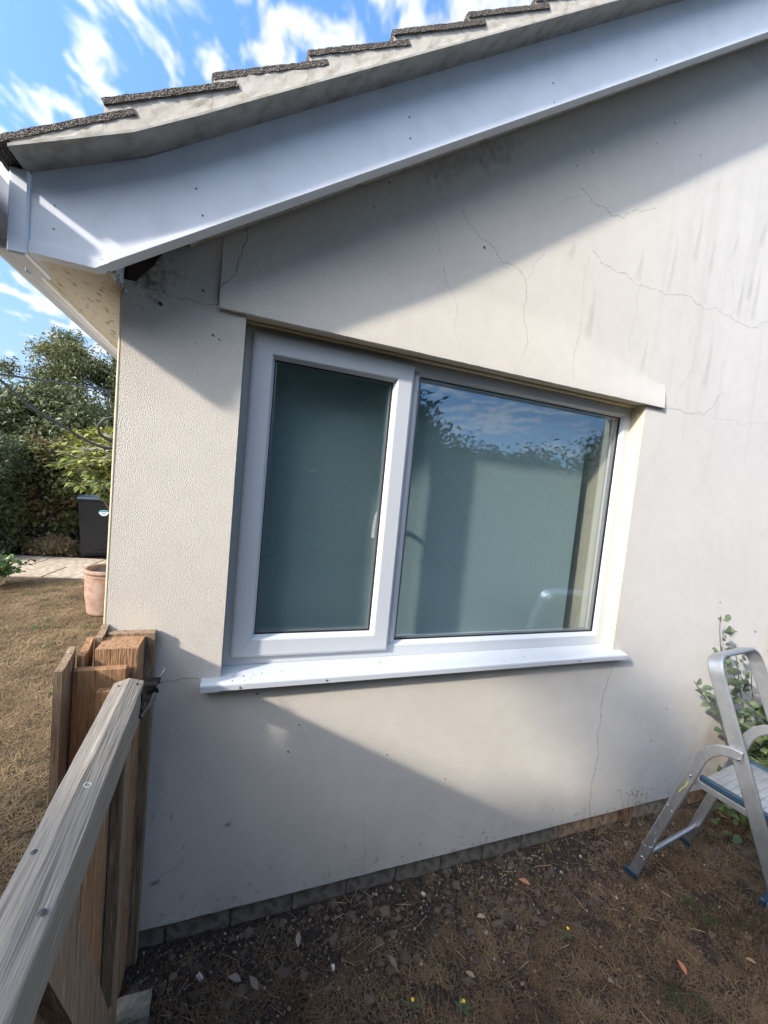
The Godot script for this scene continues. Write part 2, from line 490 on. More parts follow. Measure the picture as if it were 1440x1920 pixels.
func leafy(rough: float, back: float) -> StandardMaterial3D:
	var m := mat(Color.WHITE, rough)
	m.vertex_color_use_as_albedo = true
	m.backlight_enabled = true
	m.backlight = Color(back, back, back).linear_to_srgb()
	m.metallic_specular = 0.4
	return m

# ------------------------------------------------------------------ sky
func make_sky() -> PanoramaSkyMaterial:
	var W := 2048
	var H := 1024
	var n1 := noise(FastNoiseLite.TYPE_SIMPLEX_SMOOTH, 1.0, 5, 3)
	n1.fractal_gain = 0.56
	var n2 := noise(FastNoiseLite.TYPE_SIMPLEX_SMOOTH, 1.0, 2, 9)
	var data := PackedFloat32Array()
	data.resize(W * H * 3)
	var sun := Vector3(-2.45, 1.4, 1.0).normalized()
	for j in H:
		var th := PI * (0.5 - (j + 0.5) / H)
		var y := sin(th)
		var c := cos(th)
		if y < -0.02:
			for i in W:
				var k := (j * W + i) * 3
				data[k] = 0.20; data[k + 1] = 0.19; data[k + 2] = 0.17
			continue
		var up := clampf(y, 0.0, 1.0)
		var blue := Color(0.175, 0.285, 0.385).lerp(Color(0.042, 0.118, 0.292), pow(up, 0.62))
		for i in W:
			var ph := TAU * (i + 0.5) / W
			var d := Vector3(sin(ph) * c, y, -cos(ph) * c)
			var p := Vector2(d.x, d.z) / (up + 0.16) * 2.3
			# wisps drawn out along one direction
			var q := Vector2(p.x * 0.85 + p.y * 0.5, (p.y * 0.85 - p.x * 0.5) * 0.72) * 1.15
			var w := Vector2(n2.get_noise_2dv(q * 1.7), n2.get_noise_2dv(q * 1.7 + Vector2(40, 9))) * 0.22
			var patch := n2.get_noise_2dv(q * 0.55 + Vector2(7.3, 2.1))
			var v := n1.get_noise_2dv(q * 3.3 + w * 1.4) * 1.35 + patch * 0.75 - 0.02
			var a := smoothstep(-0.08, 0.62, v) * 0.93
			a = maxf(a, smoothstep(0.4, 0.0, up) * 0.2)
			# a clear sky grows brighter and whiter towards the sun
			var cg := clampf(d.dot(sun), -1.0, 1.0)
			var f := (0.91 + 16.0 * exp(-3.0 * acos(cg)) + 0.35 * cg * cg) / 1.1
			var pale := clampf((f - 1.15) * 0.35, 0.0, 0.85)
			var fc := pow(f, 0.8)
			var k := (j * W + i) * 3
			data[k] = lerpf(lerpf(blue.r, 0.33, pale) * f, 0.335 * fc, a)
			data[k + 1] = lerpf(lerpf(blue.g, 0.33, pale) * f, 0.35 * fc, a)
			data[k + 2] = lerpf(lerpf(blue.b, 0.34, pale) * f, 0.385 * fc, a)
	var im := Image.create_from_data(W, H, false, Image.FORMAT_RGBF, data.to_byte_array())
	var m := PanoramaSkyMaterial.new()
	m.panorama = ImageTexture.create_from_image(im)
	return m

# ------------------------------------------------------------------ the house
func wall_disp(x: float, y: float) -> float:
	return 0.0014 * LUMP.get_noise_2d(x * 1.1 + 50.0, y * 1.1) + 0.00015 * LUMP.get_noise_2d(x * 11.0, y * 11.0 + 20.0)

func wall_uv(x: float, y: float) -> Vector2:
	return Vector2((x + 0.4) / 3.4, (3.85 - y) / 3.8)

func wall_patch(st: SurfaceTool, x0: float, x1: float, yb: Callable, yt: Callable, cell: float, zf: Callable) -> void:
	var nx := maxi(1, int((x1 - x0) / cell))
	var ny := maxi(1, int((yt.call(x1) - yb.call(x1)) / cell))
	var P := func(i: int, j: int) -> Vector3:
		var x := lerpf(x0, x1, float(i) / nx)
		var y := lerpf(yb.call(x), yt.call(x), float(j) / ny)
		return Vector3(x, y, zf.call(x, y))
	for i in nx:
		for j in ny:
			for w in [[0, 0], [1, 1], [1, 0], [0, 0], [0, 1], [1, 1]]:
				var p: Vector3 = P.call(i + w[0], j + w[1])
				var e := 0.004
				st.set_normal(Vector3(zf.call(p.x - e, p.y) - zf.call(p.x + e, p.y), zf.call(p.x, p.y - e) - zf.call(p.x, p.y + e), 2 * e).normalized())
				st.set_uv2(wall_uv(p.x, p.y))
				st.add_vertex(p)

func gable(x: float) -> float:
	return 2.169 + SLOPE * (x + 0.389) + 0.14

# One side of a mitred frame. Profile points are (inward offset, z); sides are 0 left, 1 bottom, 2 right, 3 top.
func mitre_side(called: String, side: int, lo: Vector2, hi: Vector2, prof: Array, m: Material, parent: Node, us := [1.0, 1.0, 1.0, 1.0]) -> void:
	var st := mb()
	var gap := 0.0004
	var A := []
	var B := []
	for p in prof:
		var l: float = lo.x + p.x * us[0]
		var b: float = lo.y + p.x * us[1]
		var r: float = hi.x - p.x * us[2]
		var t: float = hi.y - p.x * us[3]
		match side:
			0: A.append(Vector3(l, t - gap, p.y)); B.append(Vector3(l, b + gap, p.y))
			1: A.append(Vector3(l + gap, b, p.y)); B.append(Vector3(r - gap, b, p.y))
			2: A.append(Vector3(r, b + gap, p.y)); B.append(Vector3(r, t - gap, p.y))
			3: A.append(Vector3(r - gap, t, p.y)); B.append(Vector3(l + gap, t, p.y))
	var o := Vector3.ZERO
	for v in A + B: o += v
	o /= A.size() * 2.0
	o.z -= 0.05
	for i in prof.size() - 1:
		quad_out(st, A[i], B[i], B[i + 1], A[i + 1], o)
	obj(called, st, m, parent)

func house() -> void:
	var h := thing("house", "cream rendered bungalow gable end with white bargeboard and double glazed window", "house")
	# the render, with an opening for the window
	var st := mb()
	var z := func(x: float, y: float) -> float: return wall_disp(x, y)
	var foot := func(x: float) -> float: return 0.1 + 0.0025 * LUMP.get_noise_1d(x * 18.0)
	var top_left := func(x: float) -> float: return minf(gable(x), 2.178 + maxf(0.0, (x + 0.345) * 1.5) + 0.012 * LUMP.get_noise_1d(x * 60.0))
	var gb := func(x: float) -> float: return gable(x)
	var above := func(_x: float) -> float: return 2.178
	var below := func(_x: float) -> float: return 0.945
	wall_patch(st, -0.368, -0.16, foot, top_left, 0.014, z)
	wall_patch(st, -0.16, -0.025, foot, gb, 0.035, z)
	wall_patch(st, -0.025, 1.774, foot, below, 0.04, z)
	wall_patch(st, -0.025, 1.774, above, gb, 0.04, z)
	wall_patch(st, 1.774, 3.6, foot, gb, 0.045, z)
	for k in 60:   # underside of the render where it stops above the plinth
		var xa := lerpf(-0.368, 3.6, k / 60.0)
		var xb := lerpf(-0.368, 3.6, (k + 1) / 60.0)
		quad(st, Vector3(xa, foot.call(xa), -0.03), Vector3(xb, foot.call(xb), -0.03), Vector3(xb, foot.call(xb), wall_disp(xb, 0.1)), Vector3(xa, foot.call(xa), wall_disp(xa, 0.1)))
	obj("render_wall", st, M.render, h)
	# the rounded corner bead and the side wall
	st = mb()
	tube(st, [Vector3(-0.367, 0.1, -0.0035), Vector3(-0.3675, 1.0, -0.0035), Vector3(-0.3665, 1.6, -0.0035), Vector3(-0.3675, 2.178, -0.0035)], 0.0048, 8)
	obj("corner_bead", st, M.reveal, h)
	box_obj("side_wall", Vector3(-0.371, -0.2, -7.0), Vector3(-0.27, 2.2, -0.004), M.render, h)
	# the band of render that stands proud over the window
	st = mb()
	var proud := func(x: float, y: float) -> float:
		var f := clampf((y - 2.174) / lerpf(0.30, 0.13, smoothstep(1.2, 1.88, x)), 0.0, 1.0)
		return wall_disp(x, y) + lerpf(0.0145, -0.0015, f * f * (3.0 - 2.0 * f) * 0.55 + f * 0.45)
	var band_top := func(_x: float) -> float: return 2.47
	var band_foot := func(x: float) -> float: return 2.174 + 0.0015 * LUMP.get_noise_1d(x * 25.0)
	wall_patch(st, -0.106, 1.88, band_foot, band_top, 0.03, proud)
	for k in 40:
		var xa := lerpf(-0.106, 1.88, k / 40.0)
		var xb := lerpf(-0.106, 1.88, (k + 1) / 40.0)
		var ya: float = band_foot.call(xa)
		var yb: float = band_foot.call(xb)
		quad(st, Vector3(xa, ya, -0.004), Vector3(xb, yb, -0.004), Vector3(xb, yb, proud.call(xb, yb)), Vector3(xa, ya, proud.call(xa, ya)))
	for e in [-0.106, 1.88]:
		for k in 10:
			var ya := lerpf(2.174, 2.47, k / 10.0)
			var yb := lerpf(2.174, 2.47, (k + 1) / 10.0)
			quad_out(st, Vector3(e, ya, -0.004), Vector3(e, yb, -0.004), Vector3(e, yb, proud.call(e, yb)), Vector3(e, ya, proud.call(e, ya)), Vector3(0.9, 2.3, 0))
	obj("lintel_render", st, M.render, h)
	# reveals: right, left, head
	var rv := part_node("window_reveal", h)
	box_obj("jamb_render", Vector3(1.7735, 0.93, -0.12), Vector3(1.83, 2.19, -0.0035), M.reveal, rv, 0.004)
	box_obj("jamb_render", Vector3(-0.08, 0.93, -0.12), Vector3(-0.0245, 2.19, -0.0035), M.reveal, rv, 0.004)
	box_obj("head_render", Vector3(-0.08, 2.1765, -0.045), Vector3(1.83, 2.25, -0.0045), M.reveal, rv, 0.003)
	box_obj("head_render", Vector3(-0.08, 2.168, -0.14), Vector3(1.83, 2.25, -0.047), M.reveal, rv, 0.003)
	plinth(h)
	window(h)
	# inner leaf and room
	var room := part_node("room", h)
	box_obj("inner_wall", Vector3(-0.27, 0.0, -0.32), Vector3(-0.03, 2.4, -0.122), M.lining, room)
	box_obj("inner_wall", Vector3(1.757, 0.0, -0.32), Vector3(4.0, 2.4, -0.137), M.lining, room)
	box_obj("inner_wall", Vector3(-0.03, 0.0, -0.32), Vector3(1.757, 0.93, -0.12), M.lining, room)
	box_obj("inner_wall", Vector3(-0.03, 2.17, -0.32), Vector3(1.757, 2.4, -0.142), M.lining, room)
	box_obj("inner_wall", Vector3(-0.27, 0.0, -4.2), Vector3(4.0, 2.4, -4.0), M.lining, room)
	box_obj("inner_wall", Vector3(3.9, 0.0, -4.0), Vector3(4.0, 2.4, -0.32), M.lining, room)
	box_obj("room_floor", Vector3(-0.27, 0.1, -4.0), Vector3(3.9, 0.2, -0.32), M.dark, room)
	box_obj("room_ceiling", Vector3(-0.27, 2.4, -4.2), Vector3(4.0, 2.5, -0.12), M.lining, room)
	box_obj("window_board", Vector3(-0.03, 0.94, -0.34), Vector3(1.757, 0.975, -0.142), M.pvc, room, 0.006)
	box_obj("cavity_wall", Vector3(-0.268, 2.2, -0.14), Vector3(3.6, 2.62, -0.09), M.dark, h)
	box_obj("cavity_wall", Vector3(-0.364, 2.176, -0.06), Vector3(-0.2, 2.32, -0.02), mat(Color(0.42, 0.36, 0.31), 1.0), h)
	roof(h)
	# the roller blind hangs inside the window
	var bl := thing("roller_blind", "pale grey roller blind drawn fully down behind the window glass", "blind", Vector3(0, 2.165, -0.235))
	box_obj("fabric", Vector3(-0.02, -1.18, -0.001), Vector3(1.68, 0.0, 0.001), M.blind, bl, 0.0004)
	st = mb()
	tube(st, [Vector3(-0.025, -0.022, -0.023), Vector3(1.72, -0.022, -0.023)], 0.02, 12)
	obj("roller_tube", st, M.blind, bl)
	box_obj("bottom_bar", Vector3(-0.02, -1.188, -0.005), Vector3(1.68, -1.165, 0.005), M.pvc, bl, 0.002)

func plinth(h: Node3D) -> void:
	var p := part_node("plinth", h)
	box_obj("mortar_bed", Vector3(-0.36, -0.2, -0.12), Vector3(3.6, 0.115, -0.022), M.brick_grey, p)
	var xs := [-0.362, -0.144, 0.068, 0.29, 0.505, 0.72, 0.935, 1.15, 1.367, 1.592, 1.803, 2.0, 2.107, 2.33, 2.55, 2.77, 2.99, 3.21, 3.43, 3.6]
	for i in xs.size() - 1:
		var st := mb()
		var zz := rng.randf_range(-0.0165, -0.011)
		rough_box(st, Vector3(xs[i] + 0.004, 0.012, -0.1), Vector3(xs[i + 1] - 0.005, rng.randf_range(0.085, 0.094), zz), 0.035, 0.0025, 12.0)
		var x: float = xs[i]
		var m: Material = M.brick_grey
		if x > 1.5 and x < 1.9: m = M.brick_buff
		elif x > 1.9 and x < 2.1: m = M.brick_red
		elif x > 2.1 and x < 2.4: m = M.brick_stone
		elif x > 2.4: m = M.brick_red if i % 2 else M.brick_buff
		obj("brick", st, m, p)
		st = mb()
		rough_box(st, Vector3(xs[i] + 0.1, -0.07, -0.1), Vector3(xs[i + 1] + 0.09, 0.002, zz + 0.003), 0.05, 0.0035, 12.0)
		obj("brick", st, m, p)

func window(h: Node3D) -> void:
	var w := part_node("window", h)
	var lo := Vector2(-0.025, 0.977)
	var hi := Vector2(1.774, 2.168)
	var frame := [Vector2(0.0, -0.13), Vector2(0.0, -0.072), Vector2(0.002, -0.07), Vector2(0.036, -0.07), Vector2(0.039, -0.0715), Vector2(0.0475, -0.0845), Vector2(0.05, -0.0865), Vector2(0.05, -0.13)]
	for s in 4: mitre_side("frame_rail", s, lo, hi, frame, M.pvc, w, [1.0, 1.25, 1.0, 1.0])
	# mullion with its bevelled bead
	var st := mb()
	prism(st, PackedVector2Array([Vector2(0.55, 0.128), Vector2(0.55, 0.07), Vector2(0.604, 0.07), Vector2(0.606, 0.074), Vector2(0.611, 0.074), Vector2(0.613, 0.071), Vector2(0.624, 0.071), Vector2(0.6345, 0.0845), Vector2(0.637, 0.0865), Vector2(0.637, 0.128)]), 1.035, 2.12, Transform3D(Basis(Vector3(1, 0, 0), Vector3(0, 0, -1), Vector3(0, 1, 0)), Vector3.ZERO))
	obj("mullion", st, M.pvc, w)
	# opening sash
	var slo := Vector2(0.003, 1.0115)
	var shi := Vector2(0.598, 2.149)
	var sash := [Vector2(0.0, -0.0695), Vector2(0.0, -0.0575), Vector2(0.0015, -0.0555), Vector2(0.005, -0.0545), Vector2(0.008, -0.0525), Vector2(0.062, -0.0525), Vector2(0.0655, -0.054), Vector2(0.0735, -0.0765), Vector2(0.075, -0.0785), Vector2(0.075, -0.122)]
	for s in 4: mitre_side("sash_rail", s, slo, shi, sash, M.pvc, w)
	var sg := [Vector2(0.0725, -0.079), Vector2(0.0785, -0.081), Vector2(0.0785, -0.0875)]
	for s in 4: mitre_side("gasket", s, slo, shi, sg, M.gasket, w)
	var fg := [Vector2(0.0475, -0.0868), Vector2(0.0535, -0.0885), Vector2(0.0535, -0.0955)]
	var flo := Vector2(0.5875, 0.977)
	for s in 4: mitre_side("gasket", s, flo, hi, fg, M.gasket, w, [1.0, 1.25, 1.0, 1.0])
	# two sealed units, each of two panes and a spacer bar
	for u in [[Vector2(0.07, 1.078), Vector2(0.531, 2.082), -0.084], [Vector2(0.63, 1.03), Vector2(1.731, 2.125), -0.092]]:
		for k in 2:
			var a: Vector2 = u[0]
			var b: Vector2 = u[1]
			var zz: float = u[2] - 0.02 * k
			st = mb()
			quad(st, Vector3(a.x, a.y, zz), Vector3(b.x, a.y, zz), Vector3(b.x, b.y, zz), Vector3(a.x, b.y, zz))
			obj("pane", st, M.coated if k else M.glass, w)
		for s in 4: mitre_side("spacer_bar", s, u[0], u[1], [Vector2(0.0135, u[2] - 0.002), Vector2(0.0165, u[2] - 0.003), Vector2(0.0165, u[2] - 0.018)], M.spacer, w)
	st = mb()   # flecks of dirt on the outside of the sash glass
	for k in 18:
		var c := Vector3(0.27 + rng.randfn(0.0, 0.04), 1.70 + rng.randfn(0.0, 0.012), -0.0835) if k < 14 else Vector3(rng.randf_range(0.09, 0.5), rng.randf_range(1.1, 2.05), -0.0835)
		var r := rng.randf_range(0.0006, 0.0020) * (1.0 if k < 14 else 0.5)
		cbox(st, c - Vector3(r * 1.5, r * 0.8, 0.0003), c + Vector3(r * 1.5, r * 0.8, 0.0004), r * 0.7, Transform3D(Basis(), Vector3.ZERO))
	obj("glass_flecks", st, mat(Color(0.5, 0.53, 0.54), 0.9), w).set_meta("kind", "stuff")
	# the handle seen through the sash glass
	st = mb()
	cbox(st, Vector3(0.548, 1.46, -0.135), Vector3(0.572, 1.58, -0.122), 0.003)
	tube(st, [Vector3(0.56, 1.565, -0.13), Vector3(0.558, 1.565, -0.16), Vector3(0.551, 1.563, -0.172), Vector3(0.544, 1.545, -0.18), Vector3(0.540, 1.505, -0.183), Vector3(0.538, 1.45, -0.183)], 0.0125, 8, 0.011)
	obj("handle", st, M.pvc, w)
	# the sill, with a rounded nose and end caps
	st = mb()
	var prof := PackedVector2Array()
	for p in [[-0.1, 0.978], [-0.069, 0.9775], [0.03, 0.9705], [0.038, 0.9685], [0.0415, 0.966], [0.043, 0.962], [0.043, 0.945], [0.041, 0.943], [0.036, 0.943], [0.034, 0.957], [-0.07, 0.957], [-0.1, 0.957]]:
		prof.append(Vector2(p[0], p[1]))
	var sx := Transform3D(Basis(Vector3(0, 0, 1), Vector3(0, 1, 0), Vector3(-1, 0, 0)), Vector3.ZERO)
	prism(st, prof, -1.774, 0.0245, sx)
	obj("window_sill", st, M.pvc, w)
	for e in [[-0.083, -0.0245], [1.774, 1.824]]:
		st = mb()
		prism(st, PackedVector2Array([Vector2(0.0, 0.9728), Vector2(0.03, 0.9708), Vector2(0.038, 0.9688), Vector2(0.0417, 0.9662), Vector2(0.0433, 0.962), Vector2(0.0433, 0.943), Vector2(0.0, 0.943)]), -e[1], -e[0], sx)
		obj("sill_horn", st, M.pvc, w)
	# bits of dirt, dead flies and webs on the sill
	st = mb()
	for k in 20:
		var x := rng.randf_range(-0.05, 1.7)
		if rng.randf() < 0.5: x = rng.randf_range(-0.03, 0.25)
		var zz := rng.randf_range(-0.055, 0.036)
		var r := rng.randf_range(0.0006, 0.0015)
		var b := Basis(Vector3(rng.randfn(), rng.randfn(), rng.randfn()).normalized(), rng.randf() * 3.0)
		cbox(st, Vector3(-r * 1.7, -r * 0.6, -r), Vector3(r * 1.7, r * 0.6, r), r * 0.4, Transform3D(b, Vector3(x, 0.9732 - 0.07 * zz + 0.0006, zz)))
	for p in [[0.04, 0.952], [0.335, 0.955], [1.52, 0.957]]:
		cbox(st, Vector3(p[0] - 0.003, p[1] - 0.003, 0.042), Vector3(p[0] + 0.003, p[1] + 0.003, 0.046), 0.002)
	var d := obj("sill_dirt", st, M.black_iron, w)
	d.set_meta("kind", "stuff")

func roof(h: Node3D) -> void:
	var F := func(x: float, y: float) -> Vector2: return Vector2(x * 0.9766, 1.67 + (y - 1.67) * 0.9766)
	var poly := func(a: Array) -> PackedVector2Array:
		var out := PackedVector2Array()
		for p in a: out.append(F.call(p[0], p[1]))
		return out
	var V := func(x: float, y: float) -> Vector2: return Vector2(x * 0.9661, 1.67 + (y - 1.67) * 0.9661)
	var low := func(x: float) -> float: return 2.169 + SLOPE * (x + 0.389)
	var X1 := 4.5
	# bargeboard: a straight board with a lip along its lower edge
	var st := mb()
	prism(st, poly.call([[-0.538, 2.19], [-0.40, 2.19], [-0.379, 2.190], [X1, low.call(X1) + 0.013], [X1, low.call(X1) + 0.262], [-0.305, 2.468], [-0.538, 2.314]]), 0.134, 0.15)
	obj("bargeboard", st, M.board, h)
	st = mb()
	prism(st, poly.call([[-0.393, low.call(-0.393)], [X1, low.call(X1)], [X1, low.call(X1) + 0.012], [-0.393, low.call(-0.393) + 0.012]]), 0.11, 0.1545)
	obj("bargeboard_lip", st, M.board, h)
	st = mb()
	prism(st, poly.call([[-0.20, low.call(-0.20) + 0.05], [X1, low.call(X1) + 0.05], [X1, low.call(X1) + 0.065], [-0.20, low.call(-0.20) + 0.065]]), 0.004, 0.133)
	obj("gable_soffit", st, M.soffit, h)
	# boxed end of the eaves: filler above the groove, corner post, base strip, soffit
	st = mb()
	prism(st, poly.call([[-0.538, 2.316], [-0.305, 2.470], [-0.30, 2.49], [-0.375, 2.45], [-0.538, 2.372]]), 0.13, 0.1475)
	obj("box_filler", st, M.board, h)
	var pa: Vector2 = F.call(-0.579, 2.152)
	var pb: Vector2 = F.call(-0.5385, 2.352)
	box_obj("corner_post", Vector3(pa.x, pa.y, 0.02), Vector3(pb.x, pb.y, 0.159), M.board, h, 0.004)
	st = mb()
	prism(st, poly.call([[-0.5375, 2.163], [-0.398, 2.161], [-0.366, 2.183], [-0.40, 2.1895], [-0.5375, 2.1895]]), 0.12, 0.155)
	obj("base_strip", st, M.board, h)
	box_obj("eaves_soffit", Vector3(-0.556, 2.160, -7.0), Vector3(-0.366, 2.174, 0.1195), M.soffit, h, 0.001)
	box_obj("box_return", Vector3(-0.372, 2.175, 0.004), Vector3(-0.364, 2.235, 0.1195), M.board, h, 0.001)
	box_obj("fascia", Vector3(-0.588, 2.150, -7.0), Vector3(-0.557, 2.36, 0.0195), M.board, h, 0.003)
	box_obj("soffit_trim", Vector3(-0.5565, 2.152, -7.0), Vector3(-0.548, 2.1595, 0.11), M.soffit, h, 0.001)
	st = mb()   # broken sealant in the corner by the wall
	for k in 26:
		var t := rng.randf()
		var r := rng.randf_range(0.002, 0.006)
		rough_box(st, Vector3(-r, -r, -r), Vector3(r, r, r), r, r * 0.7, 90.0, Transform3D(Basis(Vector3.UP, rng.randf() * 3.0), Vector3(-0.366 + rng.randfn(0.0, 0.005), 2.16 + 0.02 * t + rng.randfn(0.0, 0.004), lerpf(0.0, 0.115, t))))
	var seal := obj("broken_sealant", st, M.mortar, h)
	seal.set_meta("kind", "stuff")
	# nail heads on the boards
	for p in [[-0.49, 2.29], [-0.49, 2.235], [-0.175, 2.435], [-0.155, 2.37], [0.42, 2.85], [0.43, 2.79], [0.95, 3.17], [0.965, 3.11], [1.42, 3.45], [1.44, 3.4]]:
		st = mb()
		var q: Vector2 = F.call(p[0], p[1])
		lathe(st, [Vector2(0.0028, 0.0), Vector2(0.002, 0.002), Vector2(0.0, 0.0025)], 8, Transform3D(Basis(Vector3.RIGHT, PI / 2), Vector3(q.x, q.y, 0.15)))
		obj("nail_head", st, M.steel if p[0] > -0.3 else M.pvc, h)
	# gutter: runs a little past the box end
	st = mb()
	var gp := PackedVector2Array()
	for p in [[-0.5895, 2.318], [-0.5895, 2.245], [-0.60, 2.215], [-0.62, 2.195], [-0.655, 2.19], [-0.685, 2.21], [-0.70, 2.245], [-0.70, 2.318], [-0.697, 2.318], [-0.697, 2.246], [-0.683, 2.213], [-0.654, 2.193], [-0.621, 2.198], [-0.602, 2.217], [-0.5925, 2.246], [-0.5925, 2.318]]:
		gp.append(Vector2(p[0], p[1]))
	prism(st, gp, -7.0, 0.235)
	obj("gutter", st, M.pvc, h)
	box_obj("gutter_bracket", Vector3(-0.66, 2.172, 0.06), Vector3(-0.5905, 2.197, 0.09), M.pvc, h, 0.004)
	box_obj("gutter_bracket", Vector3(-0.65, 2.165, -4.5), Vector3(-0.5905, 2.194, -4.44), M.pvc, h, 0.004)
	# undercloak sheet beneath the verge, kicked up at the eaves
	var ux := [-0.555, -0.312, -0.16, -0.01, X1]
	var uy := [2.357, 2.478, 2.578, 2.682, 2.682 + SLOPE * (X1 + 0.01)]
	var under := func(x: float) -> float:
		for i in 4:
			if x <= ux[i + 1] or i == 3: return lerpf(uy[i], uy[i + 1], (x - ux[i]) / (ux[i + 1] - ux[i]))
		return 0.0
	var sheet := []
	for i in 5: sheet.append([ux[i], uy[i]])
	for i in 5: sheet.append([ux[4 - i], uy[4 - i] + 0.007])
	st = mb()
	var sheet_v := PackedVector2Array()
	for p in sheet: sheet_v.append(V.call(p[0], p[1]))
	prism(st, sheet_v, 0.07, 0.231)
	obj("undercloak", st, M.undercloak, h)
	# tiles of the verge course by course, and the mortar between them and the undercloak
	var rf := part_node("roof_covering", h)
	var nose := [Vector2(-0.60, 2.362)]
	for i in 20: nose.append(Vector2(-0.382 + 0.2345 * i, 2.531 + 0.1568 * i))
	for i in nose.size() - 1:
		var n0: Vector2 = nose[i]
		var n1: Vector2 = nose[i + 1]
		if n1.x > X1: break
		var s := 0.545 if i else 0.60
		var xa := maxf(n0.x + 0.006, -0.552)
		var xb: float = n1.x + 0.0055
		# the bed is trowelled flush, a little hollow and uneven
		st = mb()
		var nn := 8
		var grid := []
		for k in nn + 1:
			var x := lerpf(xa, xb, float(k) / nn)
			var lo: float = under.call(x) + 0.0074
			var hi := maxf(lo + 0.004, n0.y + s * (x - n0.x) - 0.013)
			var col := []
			for m in 4:
				var q: Vector2 = V.call(x, lerpf(lo, hi, m / 3.0))
				col.append(Vector3(q.x, q.y, 0.2255 + 0.0012 * LUMP.get_noise_2d(x * 14.0, m * 0.9 + i)))
			grid.append(col)
		for k in nn:
			for m in 3: quad(st, grid[k][m], grid[k + 1][m], grid[k + 1][m + 1], grid[k][m + 1])
			var bk := Vector3(0, 0, -0.09)
			quad(st, grid[k][3], grid[k + 1][3], grid[k + 1][3] + bk, grid[k][3] + bk)
			quad(st, grid[k][0] + bk, grid[k + 1][0] + bk, grid[k + 1][0], grid[k][0])
		obj("mortar_bed", st, M.mortar, rf)
		var an := atan(s) + rng.randf_range(-0.010, 0.010)
		var q0: Vector2 = V.call(n0.x, n0.y)
		var xf := Transform3D(Basis(Vector3.BACK, an), Vector3(q0.x, q0.y, 0.0))
		st = mb()
		var len := rng.randf_range(0.312, 0.328)
		rough_box(st, Vector3(0, -0.0135, -0.11), Vector3(len, 0, 0.2275 + rng.randf_range(-0.002, 0.003)), 0.011, 0.0021, 60.0, xf)
		obj("roof_tile", st, M.tile, rf)
		# mortar packed under the nose of the next tile
		st = mb()
		var f0: Vector2 = V.call(n1.x + 0.014, n0.y + s * (n1.x + 0.014 - n0.x) - 0.004)
		var f1: Vector2 = V.call(n0.x + 0.318, n0.y + s * 0.318 - 0.006)
		var f2: Vector2 = V.call(n0.x + 0.318, n1.y + s * (n0.x + 0.318 - n1.x) - 0.012)
		var f3: Vector2 = V.call(n1.x + 0.014, n1.y + s * 0.014 - 0.012)
		prism(st, PackedVector2Array([f0, f1, f2, f3]), 0.0, 0.224)
		obj("mortar_packing", st, M.mortar, rf)
	st = mb()   # the rest of the roof slope, behind the verge
	prism(st, PackedVector2Array([Vector2(-0.60, 2.33), Vector2(4.4, 2.34 + 0.668 * 5.0), Vector2(4.4, 2.38 + 0.668 * 5.0), Vector2(-0.60, 2.37)]), -7.0, -0.115)
	obj("roof_slope", st, M.tile, rf)
	box_obj("roof_batten", Vector3(-0.58, 2.335, -7.0), Vector3(-0.55, 2.345, 0.13), M.dark, h)

